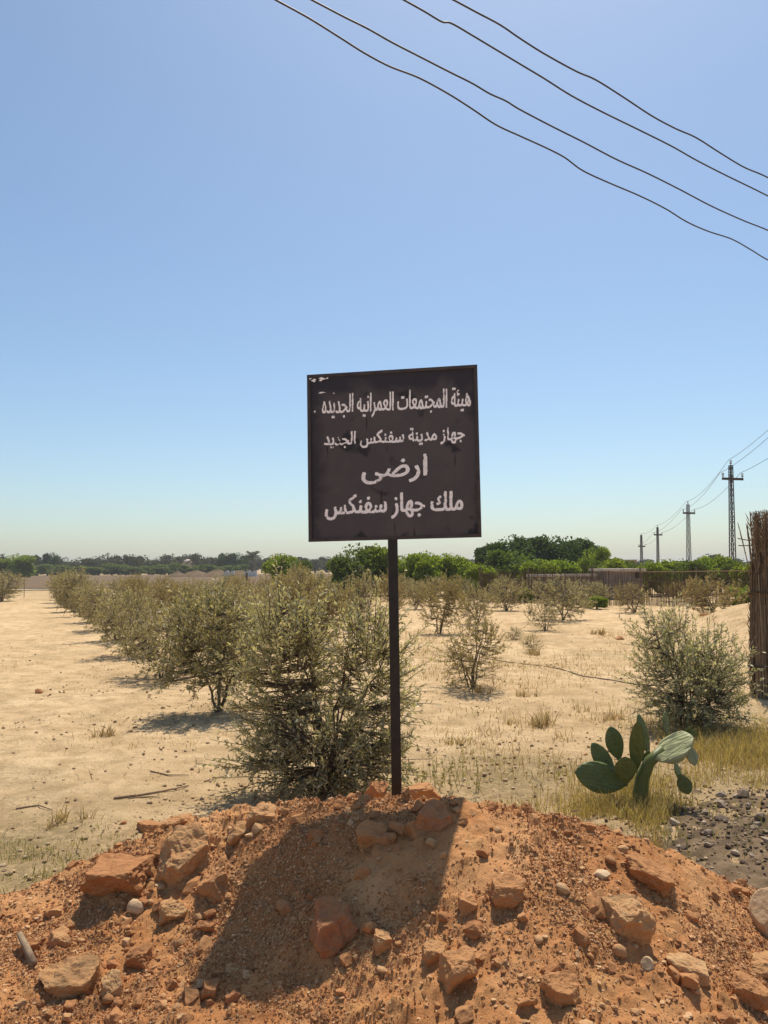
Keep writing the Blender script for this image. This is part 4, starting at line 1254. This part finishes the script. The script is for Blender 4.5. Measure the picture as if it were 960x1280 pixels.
def d_strip(x, y):
    n = fbm(x * 1.6, y * 1.6, oct=4, seed=131)
    return np.clip(0.42 + 1.5 * n, 0, 1) * np.exp(-((y - 5.2 - 0.16 * x) / 0.62) ** 2) * sstep(0.1, 0.9, x) * off_patch(x, y)
meadow('dry_grass', 'short dry yellow grass in the strip behind the mound', 'yellowgrass', 26000, (0.1, 4.5), (4.4, 7.4), (0.05, 0.17), d_strip)
def d_right(x, y):
    n = fbm(x * 1.3, y * 1.3, oct=4, seed=141)
    return np.clip(0.45 + 1.4 * n, 0, 1) * sstep(2.4, 3.3, x) * np.exp(-((y - 7.0) / 1.1) ** 2)
meadow('dry_grass', 'yellow green grass under the right olive shrub and palm stalks', 'yellowgrass', 17000, (2.3, 5.8), (5.4, 9.8), (0.06, 0.20), d_right, 0.003)
def d_left(x, y):
    n = fbm(x * 2.2, y * 2.2, oct=4, seed=151)
    return np.clip(0.3 + 1.6 * n, 0, 1) * sstep(-1.25, -1.8, x + 0.25 * (y - 4.5)) * np.exp(-((y - 4.62) / 0.42) ** 2)
meadow('green_weeds', 'thin patch of green weeds left of the mound', 'weed', 5200, (-3.2, -1.1), (4.0, 5.6), (0.02, 0.07), d_left)
def d_cact(x, y):
    n = fbm(x * 2.4, y * 2.4, oct=4, seed=155)
    return np.clip(0.1 + 1.5 * n, 0, 1) * (np.exp(-(((x - 1.9) / 0.9) ** 2 + ((y - 5.1) / 0.5) ** 2)) + 0.8 * np.exp(-(((x - 4.0) / 0.8) ** 2 + ((y - 7.3) / 0.8) ** 2)))
meadow('green_weeds', 'fresh green weeds around the prickly pear', 'weed', 7000, (0.3, 5.6), (4.3, 9.0), (0.04, 0.14), d_cact)
def d_thin(x, y):
    n = fbm(x * 0.9, y * 0.9, oct=4, seed=161)
    return np.clip(-0.06 + 1.1 * n, 0, 1) * sstep(0.2, 0.8, x)
meadow('sparse_stubble', 'sparse dry stubble dotted over the sandy right field', 'drygrass', 13000, (0.2, 9), (6.2, 22), (0.04, 0.16), d_thin, 0.0030, 0.6)
meadow('sparse_weeds', 'small grey green weeds dotted over the sandy right field', 'weed', 5000, (0.2, 8), (6.0, 16), (0.03, 0.12), lambda x, y: np.clip(-0.15 + 1.2 * fbm(x * 1.3 + 9, y * 1.3, oct=4, seed=163), 0, 1) * sstep(0.2, 0.8, x), 0.004, 0.7)
def d_thinl(x, y):
    n = fbm(x * 0.9, y * 0.9, oct=4, seed=171)
    under = np.exp(-(((x + 2.5) / 0.6) ** 2 + ((y - 8.95) / 0.22) ** 2))
    return np.clip(-0.22 + 1.0 * n, 0, 1) + 0.9 * under
meadow('sparse_stubble', 'sparse dry stubble on the sandy left field', 'drygrass', 6500, (-7, -0.6), (5.5, 16), (0.02, 0.09), d_thinl, 0.0024, 0.7)
def d_lit(x, y):
    n = fbm(x * 0.7, y * 0.7, oct=4, seed=181)
    return np.clip(-0.10 + 1.0 * n, 0, 1) + 0.03
th = rng.uniform(rad(-30), rad(30), 40000); r = 4.6 * np.exp(rng.random(40000) * 1.75)
x, y = r * np.sin(th), r * np.cos(th); k_ = rng.random(40000) < d_lit(x, y); x, y = x[k_][:6500], y[k_][:6500]
mb = MB(); blades(mb, np.stack([x, y, ground_z(x, y) + 0.004], -1), rng.uniform(0.02, 0.10, len(x)), rng, 6.0, 0.0028)
tag(mb.obj('dry_litter', M['dead']), 'brown twig and leaf litter strewn over the sand', 'litter', kind='stuff')
TUFTS = [(683, 908, 0.22, 70, 'tallest dry tussock in the sand left of the prickly pear'), (762, 900, 0.18, 40, 'dry tussock just above the prickly pear pads'), (700, 924, 0.10, 30, 'low dry tussock below the tallest one'),
         (134, 920, 0.14, 50, 'small tan tussock left of the thin trunked olive'), (181, 1001, 0.0, 0, ''), (76, 1030, 0.13, 45, 'pale tussock alone in the sand at the left'),
         (655, 870, 0.12, 40, 'dry tussock below the knee high sprout'), (608, 866, 0.16, 40, 'dry tussock at the foot of the forked olive'), (745, 792, 0.20, 60, 'flat brown tussock in the middle of the right sand'),
         (668, 818, 0.20, 60, 'straw coloured tussock around the knee high sprout'), (725, 890, 0.13, 30, 'thin upright tussock between the tall tussock and the cactus'), (570, 930, 0.10, 30, 'dry tussock right of the sign post foot'),
         (640, 905, 0.08, 25, 'tiny tussock left of the tallest one'), (822, 1035, 0.16, 90, 'brown weedy tussock on the right crest under the cactus'), (790, 1030, 0.12, 70, 'tan weedy tussock in front of the cactus stem')]
for px, py, h, n, label in TUFTS:
    if not n: continue
    p = on_ground(px, py)
    if py > 1020: p = Vector((at(px, py, 4.75).x, 4.75, 0.02)) if px > 400 else p
    mb = MB(); r = 0.05 + 0.45 * h; m_ = int(n * 2.2); cl_ = rng.normal(0, r * 0.6, (5, 2))[rng.integers(0, 5, m_)]
    P = np.stack([cl_[:, 0] + rng.normal(0, r * 0.22, m_), cl_[:, 1] + rng.normal(0, r * 0.22, m_), np.full(m_, -0.01)], -1)
    blades(mb, P, rng.uniform(0.25, 1.2, m_) ** 1.3 * h, rng, 0.55, 0.0022 + 0.00012 * p.y)
    o = mb.obj('grass_tussock', M['drygrass']); o.location = p
    tag(o, label, 'tussock', 'dry tussocks in the sand')
# leafy sprigs right of the post foot
mb = MB(); P, Dd = [], []
for k in range(26):
    b = np.array([rng.uniform(-0.35, 0.45), rng.uniform(-0.2, 0.2), -0.01]); d = np.array([rng.normal() * 0.35, rng.normal() * 0.35, 1]); L = rng.uniform(0.12, 0.3)
    tube(mb, [b, b + d * L * 0.5, b + d * L], [0.002, 0.0016, 0.001], 3, cap=False)
    for w in range(16): P.append(b + d * L * rng.uniform(0.15, 1)); Dd.append(d * 0.7 + rng.normal(size=3) * 0.6)
P = np.array(P); leaves(mb, P, np.array(Dd), rng.uniform(0.02, 0.04, len(P)), rng.uniform(0.003, 0.006, len(P)), rng)
o = mb.obj('weed_clump', M['weed']); o.location = on_ground(546, 985); tag(o, 'leafy green weed clump right of the sign post foot', 'weed')

# ------------------------------------------------------------------ reed fence, shed, heap
FB = [at(600, 752, 38.0), at(660, 756, 36.0), at(740, 757, 34.5), at(800, 758, 33.5), at(870, 760, 32.5), at(945, 762, 31.5), at(1010, 763, 31)]
FENCE = empty('reed_fence', (FB[0].x, FB[0].y, 0))
rng = np.random.default_rng(17)
for a, b in zip(FB[:-1], FB[1:]):
    A = np.array([a.x, a.y]); B = np.array([b.x, b.y]); L = np.linalg.norm(B - A); dr = (B - A) / L
    pm = MB(); tube(pm, [(A[0] - FB[0].x, A[1] - 0.08 - FB[0].y, -0.1), (A[0] - FB[0].x + 0.03, A[1] - 0.08 - FB[0].y, 1.62 + rng.uniform(-0.1, 0.12))], [0.05, 0.04], 6)
    pm.obj('post', M['post'], FENCE)
    mb = MB(); n = int(L / 0.022)
    for k in range(n):
        q = A + dr * (k + rng.uniform(-0.4, 0.4)) * 0.022 - np.array([FB[0].x, FB[0].y]); h = 1.42 + 0.10 * fbm(np.array([q[0] * 0.8]), np.array([0.3]), seed=5)[0] + rng.normal() * 0.05
        if rng.random() < 0.06: h += 0.2
        off = rng.normal() * 0.03
        tube(mb, [(q[0], q[1] + off, -0.15), (q[0] + rng.normal() * 0.03, q[1] + off + rng.normal() * 0.02, h)], [0.011, 0.006], 3, cap=False)
    tag(mb.obj('reed_panel', M['reed'], FENCE), kind='stuff')
    rm = MB(); tube(rm, [(A[0] + dr[0] * 0.07 - FB[0].x, A[1] - 0.06 - FB[0].y, 1.05), (B[0] - dr[0] * 0.07 - FB[0].x, B[1] - 0.06 - FB[0].y, 1.02)], 0.014, 5); rm.obj('rail', M['post'], FENCE)
tag(FENCE, 'dark brown reed fence along the back of the right field', 'fence')

def shed(label, px0, px1, ytop, D, wall, roof, depth=2.5, op=None):
    a, b = at(px0, ytop, D), at(px1, ytop, D); w = b.x - a.x; h = a.z
    e = empty('shed', ((a.x + b.x) / 2, D, 0))
    mb = MB(); box(mb, (0, depth / 2, (h - 0.12) / 2 - 0.1), (w, depth, h - 0.12 + 0.2)); mb.obj('wall', wall, e)
    mb = MB(); box(mb, (0, depth / 2, h - 0.06), (w + 0.3, depth + 0.3, 0.12)); mb.obj('roof', roof, e)
    if op:
        mb = MB(); box(mb, (op[0] * w, -0.02, h * op[1]), (op[2], 0.08, op[3])); mb.obj('window', M['void'], e)
    return tag(e, label, 'shed')
shed('small grey shed with flat pale roof behind the reed fence', 757, 803, 711, 39, M['greywall'], M['slab'], op=(0.38, 0.80, 0.30, 0.34))
shed('long low grey wall with a pale coping left of the shed', 664, 742, 718, 40, M['greywall'], M['slab'], 0.4)
shed('far brown brick building on the horizon right of the dark trees', 773, 796, 699.5, 120, M['brick'], M['slab'], 6)
shed('far brown building on the horizon between sign and dark trees', 572, 602, 702, 200, M['brick'], M['slab'], 6)
# the domed house on the left horizon
hx = at(233, 706, 215)
e = empty('domed_house', (hx.x, 215, 0))
mb = MB(); box(mb, (0, 1.5, 1.4), (3.0, 3.0, 2.9)); mb.obj('wall', M['plaster'], e)
mb = MB(); V, F = ICO[3]; V = V.copy() * 1.35; V[:, 2] = np.clip(V[:, 2], 0, None); mb.add(V + np.array([0, 1.5, 2.84]), F); mb.obj('dome', M['plaster'], e, True)
for sx in (-0.7, 0.7):
    mb = MB(); box(mb, (sx, -0.01, 1.6), (0.5, 0.06, 0.9)); mb.obj('window', M['void'], e)
tag(e, 'little beige domed house between two far palms', 'house')

def heap(name, label, px, top, D, w, mat, cat):
    p = at(px, top, D); n = 28
    r = np.linspace(0, 1, 12); a = np.linspace(0, 2 * PI, n, endpoint=False)
    R_, A_ = np.meshgrid(r, a, indexing='ij'); X = R_ * np.cos(A_) * w; Y = R_ * np.sin(A_) * w * 0.8
    h = p.z; Z = h * (1 - R_) ** 0.9 * (1 + 0.2 * fbm(X * 1.4 + px, Y * 1.4, oct=3, seed=7)) - 0.05
    mb = MB(); i = np.arange(11)[:, None]; j = np.arange(n)[None, :]; k = (j + 1) % n
    mb.add(np.stack([X, Y, Z], -1).reshape(-1, 3), np.stack([i * n + j, i * n + k, (i + 1) * n + k, (i + 1) * n + j], -1).reshape(-1, 4)[:, ::-1])
    o = mb.obj(name, mat, smooth=True); o.location = (p.x, D, 0); return tag(o, label, cat)
heap('earth_heap', 'far brown earth heap under the domed house', 245, 711.5, 140, 3.8, M['plough'], 'earth heap')
heap('earth_heap', 'far brown earth heap left of the tallest palm', 272, 711.5, 140, 4.2, M['plough'], 'earth heap')
heap('earth_heap', 'far brown earth heap below the tallest palm', 299, 711.5, 140, 3.8, M['plough'], 'earth heap')
heap('earth_heap', 'small far brown heap left of the domed house', 222, 713, 140, 2.5, M['plough'], 'earth heap')
for px, w, lb in ((286, 2.0, 'small whitish stand-in blocks between two far earth heaps'), (313, 2.4, 'small whitish stand-in blocks right of the far earth heaps')):  # plain blocks standing in for unidentified whitish things
    p = at(px, 713.5, 138); e = empty('stand_in_blocks', (p.x, 138, 0.05))
    for q in range(4):
        mb = MB(); box(mb, (-w / 2 + w * (q + 0.5) / 4, rng.uniform(-0.1, 0.1), 0.45 + 0.12 * (q % 2)), (w / 4 - 0.04, 0.6, 0.9 + 0.24 * (q % 2))); mb.obj('block', M['whitish'], e)
    tag(e, lb, 'block pile')
# thatched heap of dead stalks by the fence
p = on_ground(666, 742); mb = MB()
for k in range(420):
    a = rng.uniform(0, 2 * PI); r0 = 0.55 * rng.random() ** 0.5
    tube(mb, [(r0 * math.cos(a), r0 * math.sin(a), -0.02), (r0 * 0.35 * math.cos(a) + rng.normal() * 0.04, r0 * 0.35 * math.sin(a), rng.uniform(0.6, 1.15) * (1.15 - r0 * 0.6))], [0.014, 0.007], 3, cap=False)
o = mb.obj('thatch_heap', M['reed']); o.location = p; tag(o, 'dark cone of dead stalks heaped near the fence end', 'stalk heap')
# field post among the left olives
mb = MB(); tube(mb, [(0, 0, -0.1), (0.02, 0, 1.5)], [0.06, 0.05], 7); o = mb.obj('wooden_post', M['post']); o.location = at(308, 708, 36); o.location.z = 0
tag(o, 'short wooden post standing among the left olive rows', 'post')
mb = MB(); tube(mb, [(0, 0, -0.1), (0.02, 0, 1.25)], [0.018, 0.014], 6); o = mb.obj('wooden_post', M['post']); o.location = at(31, 708, 46); o.location.z = 0
tag(o, 'thin stake at the end of the left sandy track', 'post')

# ------------------------------------------------------------------ bundle of palm stalks at the right edge
PX, PY = at(961, 870, 10.3).x, 10.3
BUN = empty('palm_stalk_bundle', (PX, PY, gz(PX, PY)))
rng = np.random.default_rng(23)
mb = MB()
for k in range(230):
    a = rng.uniform(0, 2 * PI); r0 = 0.225 * rng.random() ** 0.5; h = rng.uniform(1.35, 1.85)
    b = np.array([r0 * math.cos(a), r0 * math.sin(a), -0.05]); t = np.array([b[0] * 0.66 + rng.normal() * 0.02, b[1] * 0.66 + rng.normal() * 0.02, h])
    tube(mb, [b, (b + t) / 2 + np.append(rng.normal(size=2) * 0.012, 0), t], [0.013, 0.011, 0.007], 4)
P, Dd = [], []
for k in range(520):
    a = rng.uniform(0, 2 * PI); z = rng.uniform(0.05, 1.85); r0 = 0.225 * (1 - 0.34 * z / 1.6)
    P.append((r0 * math.cos(a), r0 * math.sin(a), z)); Dd.append((math.cos(a) * rng.uniform(0.05, 0.5), math.sin(a) * rng.uniform(0.05, 0.5), rng.choice([-1, 1, 1])))
leaves(mb, np.array(P), np.array(Dd), rng.uniform(0.05, 0.20, 520), rng.uniform(0.004, 0.010, 520), rng)
tag(mb.obj('stalk_core', M['frond'], BUN), kind='stuff')
for k in range(60):
    a = rng.uniform(0, 2 * PI); r0 = rng.uniform(0.02, 0.17)
    b = np.array([r0 * math.cos(a), r0 * math.sin(a), 0.2]); lean = np.array([math.cos(a), math.sin(a), 0]) * rng.uniform(0.03, 0.20) * (r0 / 0.17)
    H = rng.uniform(2.08, 2.44)
    t = np.linspace(0, 1, 7)[:, None]
    path = b + np.array([0, 0, H - 0.2]) * t - 0.15 * np.array([b[0], b[1], 0]) * t + lean * np.clip(t - 0.55, 0, 1) ** 1.6 * 2.6
    mb = MB(); tube(mb, path, np.linspace(0.013, 0.005, 7), 4)
    P, Dd = [], []
    for s in np.linspace(0.72, 1.0, 9):
        pt = b + np.array([0, 0, H - 0.2]) * s - 0.15 * np.array([b[0], b[1], 0]) * s + lean * max(s - 0.55, 0) ** 1.6 * 2.6
        for sg in (-1, 1):
            P.append(pt); Dd.append(np.array([-math.sin(a) * sg * 0.35 + lean[0], math.cos(a) * sg * 0.35 + lean[1], 1.0]))
    leaves(mb, np.array(P), np.array(Dd), np.minimum(0.16, np.maximum(0.03, 2.46 - np.array(P)[:, 2])), np.full(len(P), 0.007), rng)
    mb.obj('palm_rib', M['frond'], BUN)
for z, r in ((0.38, 0.232), (1.35, 0.205)):
    mb = MB(); a = np.linspace(0, 2 * PI, 25)
    tube(mb, [(r * math.cos(q), r * math.sin(q), z + 0.015 * math.sin(2 * q)) for q in a], 0.013, 6, cap=False); mb.obj('rope', M['rope'], BUN)
tag(BUN, 'tall upright bundle of dry palm stalks at the right edge', 'stalk bundle')
# stalks leaning away from the bundle
for s0, s1, lb in (((936, 812), (948, 790), 'thin broken stalk leaning left against the palm bundle'),):
    A, B = at(*s0, 10.0), at(*s1, 10.15); A = Vector((A.x, A.y, A.z))
    mb = MB(); tube(mb, [(0, 0, 0), tuple((B - A) * 0.5 + Vector((0, 0, 0.01))), tuple(B - A)], [0.004, 0.006, 0.007], 5); o = mb.obj('dry_stalk', M['frond']); o.location = A; tag(o, lb, 'stalk')

# ------------------------------------------------------------------ pylons and wires
def lattice(mb, h, w0, w1, bays, r=0.035):
    def corner(z, k):
        w = (w0 + (w1 - w0) * z / h) / 2; sx, sy = ((-1, -1), (1, -1), (1, 1), (-1, 1))[k % 4]
        return (sx * w, sy * w, z)
    for k in range(4): tube(mb, [corner(-0.2, k), corner(h, k)], r, 4)
    zs = np.linspace(0.1, h, bays + 1)
    for q in range(bays):
        for k in range(4):
            a, b = (k, k + 1) if q % 2 else (k + 1, k)
            tube(mb, [corner(zs[q], a), corner(zs[q + 1], b)], r * 0.45, 3, cap=False)
            tube(mb, [corner(zs[q + 1], k), corner(zs[q + 1], k + 1)], r * 0.5, 3, cap=False)
TOPS = []
def pylon(label, px, top, D, arm_py, arm_px, wpx, ins=True, extra=False):
    x = xat(px, D); p = at(px, top, D); h = p.z - 0.15
    pz = at(px, arm_py, D).z; aw = arm_px * D / F_PX
    e = empty('pylon', (x + (p.x - x) * 0.0, D, 0)); e.rotation_euler = (0, math.atan2(p.x - x, h) * 0.6, 0.12)
    mb = MB(); lattice(mb, h, wpx * 0.9 * D / F_PX, wpx * 0.5 * D / F_PX, 18, max(0.040, 0.00042 * D)); mb.obj('lattice_mast', M['steel'], e)
    mb = MB(); box(mb, (0, -0.2, pz), (aw, 0.09, 0.10 + 0.0012 * D)); mb.obj('cross_arm', M['steel'], e)
    pts = []
    for q, (ix, iz) in enumerate(((-aw / 2 + 0.06, pz + 0.05), (aw / 2 - 0.06, pz + 0.05), (0.0, h))):
        mb = MB()
        tube(mb, [(ix, -0.2 if q < 2 else 0, iz), (ix, -0.2 if q < 2 else 0, iz + 0.16)], 0.025, 6)
        for w in range(3): tube(mb, [(ix, -0.2 if q < 2 else 0, iz + 0.12 + 0.09 * w), (ix, -0.2 if q < 2 else 0, iz + 0.17 + 0.09 * w)], [0.10, 0.06], 8)
        mb.obj('insulator', M['insul'], e)
        pts.append(Vector((x + ix, D - (0.2 if q < 2 else 0), iz + 0.36)))
    if extra:
        for pa, pb in (((922, 673), (941, 676.5)), ((923, 682), (942, 682))):  # two bars taken for a wooden post's cross pieces, added to this pylon
            A, B = at(*pa, D), at(*pb, D); mb = MB()
            Mi = e.matrix_basis.inverted()
            tube(mb, [tuple(Mi @ A), tuple(Mi @ B)], 0.035, 5); mb.obj('post_cross_bar', M['steel'], e)
    tag(e, label, 'pylon', 'lattice pylons along the power line')
    TOPS.append(pts)
pylon('smallest lattice pylon, leftmost on the horizon', 802, 668, 175, 683, 9, 3.0)
pylon('second smallest lattice pylon, next to the leftmost', 822.5, 658, 140, 668.5, 11, 3.0)
pylon('middle sized lattice pylon with reddish mast', 861, 629, 88, 641.5, 16, 5.0)
pylon('tallest nearest lattice pylon with three insulators', 915.5, 579, 53, 599, 28, 6.6, extra=True)
virt = [[Vector((a.x - 11.0, a.y - 36, a.z + 0.3)) for a in TOPS[-1]]]
chain = TOPS + virt
for q, lb in ((0, 'thin power line on the left insulators of the far pylons'), (1, 'thin power line on the right insulators of the far pylons'), (2, 'thin power line over the tops of the far pylons')):
    path = []
    for a, b in zip(chain[:-1], chain[1:]):
        A, B = a[q], b[q]
        for t in np.linspace(0, 1, 15)[:-1]:
            P = A.lerp(B, t); P.z -= 4 * t * (1 - t) * 0.55
            path.append(tuple(P))
    path.append(tuple(chain[-1][q]))
    mb = MB(); ys_ = np.array([p[1] for p in path]); tube(mb, path, 0.010 + 0.00010 * ys_, 4)
    tag(mb.obj('power_line', M['wire'], smooth=True), lb, 'wire', 'wires strung between the far pylons')
# low service cable over the fence
A, B = at(768, 714.5, 30), at(1000, 711.5, 28); path = []
for t in np.linspace(0, 1, 16):
    P = A.lerp(B, t); P.z -= 4 * t * (1 - t) * 0.03; path.append(tuple(P))
mb = MB(); tube(mb, path, 0.018, 5); tag(mb.obj('low_cable', M['stick']), 'pale low cable stretched level above the reed fence', 'cable')
# two far utility poles on the left
for px, top, lb in ((135, 690.5, 'thin far utility pole on the left horizon'), (216, 691.5, 'thin far utility pole left of the domed house')):
    p = at(px, top, 210); mb = MB(); tube(mb, [(0, 0, -0.2), (0, 0, p.z)], [0.16, 0.12], 6); box(mb, (0, 0, p.z - 0.4), (1.2, 0.1, 0.12))
    o = mb.obj('utility_pole', M['post']); o.location = (p.x, 210, 0); tag(o, lb, 'pole')

# overhead wires: (px, py) along the wire; each hangs about level over the road
OVER = [
    ('lowest dark wavy overhead wire crossing the sky', 6.45, [(300, -26), (345, 0), (385, 22), (425, 47), (455, 66), (487, 83), (523, 97), (560, 117), (590, 136), (620, 156), (650, 170), (683, 185), (706, 197), (728, 213), (760, 228), (800, 245), (832, 261), (858, 277), (885, 289), (915, 299), (940, 313), (960, 325), (1010, 350)]),
    ('second lowest dark overhead wire crossing the sky', 6.55, [(340, -26), (390, 0), (430, 21), (460, 36), (490, 53), (525, 71), (560, 89), (590, 104), (612, 117), (632, 126), (650, 137), (690, 158), (730, 178), (770, 199), (810, 217), (850, 237), (890, 258), (930, 276), (960, 288), (1010, 312)]),
    ('second highest dark overhead wire crossing the sky', 6.75, [(455, -28), (505, 0), (530, 14), (552, 27), (564, 29), (590, 44), (620, 62), (650, 80), (680, 98), (715, 120), (755, 141), (800, 163), (840, 183), (870, 200), (905, 218), (940, 235), (960, 245), (1010, 270)]),
    ('highest dark overhead wire crossing the sky', 6.85, [(520, -24), (567, 0), (595, 15), (625, 31), (650, 48), (680, 67), (720, 89), (745, 100), (780, 122), (815, 145), (845, 161), (870, 172), (900, 191), (930, 209), (960, 222), (1010, 250)]),
]
for lb, z, pts in OVER:
    path = []
    # straight line of travel over the ground, fitted between the two ends; height follows the kinks of the wire
    def hit(px, py, z):
        d = ray(px, py); t = (z - EYE) / d.z; return Vector((d.x * t, d.y * t, z))
    A, B = hit(*pts[1], z), hit(*pts[-2], z - 0.25)
    dr = Vector((B.x - A.x, B.y - A.y, 0)).normalized(); nr = Vector((-dr.y, dr.x, 0))
    for px, py in pts:
        d = ray(px, py); t = A.dot(nr) / d.dot(nr)
        path.append(Vector((0, 0, EYE)) + d * t)
    fine = []
    Pn = [path[0]] + path + [path[-1]]
    for q in range(1, len(Pn) - 2):
        for t in np.linspace(0, 1, 6)[:-1]:
            a, b, c, d_ = Pn[q - 1], Pn[q], Pn[q + 1], Pn[q + 2]
            fine.append(tuple(0.5 * ((2 * b) + (c - a) * t + (2 * a - 5 * b + 4 * c - d_) * t * t + (3 * b - a - 3 * c + d_) * t ** 3)))
    f0, f1 = Vector(fine[0]), Vector(fine[-1])
    sl = (Vector(fine[40]) - f0).normalized()
    pre = [tuple(f0 - Vector((dr.x, dr.y, sl.z * 0.6)) * s) for s in (24, 12, 4, 1.5)]
    post_ = [tuple(f1 + Vector((dr.x, dr.y, -0.02)) * s) for s in (1.5, 5, 14, 28)]
    mb = MB(); tube(mb, pre + fine + post_, 0.0085, 6)
    tag(mb.obj('overhead_wire', M['wire'], smooth=True), lb, 'wire', 'overhead wires crossing the sky')

# ------------------------------------------------------------------ small things on the sand
def ground_path(pts): return [tuple(on_ground(*q) + Vector((0, 0, 0.008))) for q in pts]
mb = MB(); tube(mb, ground_path([(560, 815), (600, 822), (640, 829), (672, 832), (701, 837), (730, 846), (760, 850), (795, 856), (830, 858)]), 0.008, 6)
tag(mb.obj('irrigation_hose', M['hose'], smooth=True), 'dark irrigation hose lying across the sandy right field', 'hose')
for pts, r, lb in (([(142, 999), (175, 995), (205, 990), (236, 983)], 0.009, 'long thin dry stick lying on the left sand'), ([(160, 999), (190, 997), (200, 998)], 0.005, 'short twig beside the long dry stick'), ([(188, 965), (210, 970), (236, 970)], 0.006, 'curved dry twig above the long stick'),
                   ([(20, 1012), (48, 1008), (66, 1014)], 0.006, 'dark crooked twig at the left of the sand'), ([(255, 978), (285, 970)], 0.005, 'short dry twig near the foot of the largest shrub')):
    mb = MB(); tube(mb, ground_path(pts), [r, *([r * 0.9] * (len(pts) - 2)), r * 0.5], 6); tag(mb.obj('dry_stick', M['stick']), lb, 'stick', 'dry sticks on the ground')
A = on_mound(24, 1182); Bq = on_mound(42, 1208)
mb = MB(); tube(mb, [tuple(A + Vector((0, 0, 0.05))), tuple((A + Bq) / 2 + Vector((0, 0, 0.035))), tuple(Bq + Vector((0, 0, 0.012)))], [0.013, 0.016, 0.017], 8)
tag(mb.obj('dry_stick', M['stick'], smooth=True), 'thick short stick poking from the rubble at the lower left', 'stick', 'dry sticks on the ground')
A = on_mound(720, 1018); mb = MB(); tube(mb, [tuple(A + Vector((-0.03, 0, 0.02))), tuple(A + Vector((0.03, 0.02, 0.02)))], 0.005, 5); tag(mb.obj('dry_stick', M['stick']), 'tiny twig on the crest beneath the cactus', 'stick', 'dry sticks on the ground')
for px, py, r, lb in ((48, 866, 0.05, 'lone brown clod in the upper left sand'), (155, 1030, 0.02, 'small dark clod beside the left crest'), (732, 944, 0.02, 'small dark clod left of the prickly pear pads'), (775, 800, 0.10, 'red brown clod by the sand heap'), (880, 784, 0.14, 'red earth lump at the foot of the sand heap')):
    p = on_ground(px, py); o = place_rock(rock_mesh('clod', M['boulder'], 3, int(px) + 900, 7, 0.2, True), 'earth_clod', p, (r * 1.3, r, r * 0.7), rot3(rng, 0.2), None, 0.3); tag(o, lb, 'clod')

# ------------------------------------------------------------------ the dusty air over the plain
mb = MB(); box(mb, (0, 0, 8.0), (10800, 10800, 20.0))
hm = bpy.data.materials.new('dusty air'); hm.use_nodes = True
hn = hm.node_tree; hn.nodes.clear()
ho = hn.nodes.new('ShaderNodeOutputMaterial'); hv = hn.nodes.new('ShaderNodeVolumePrincipled')
hv.inputs['Color'].default_value = (0.93, 0.92, 0.90, 1); hv.inputs['Density'].default_value = 0.0005; hv.inputs['Anisotropy'].default_value = 0.3
hn.links.new(hv.outputs[0], ho.inputs['Volume'])
tag(mb.obj('haze', hm), 'thin dusty haze over the whole plain', 'haze', kind='stuff')
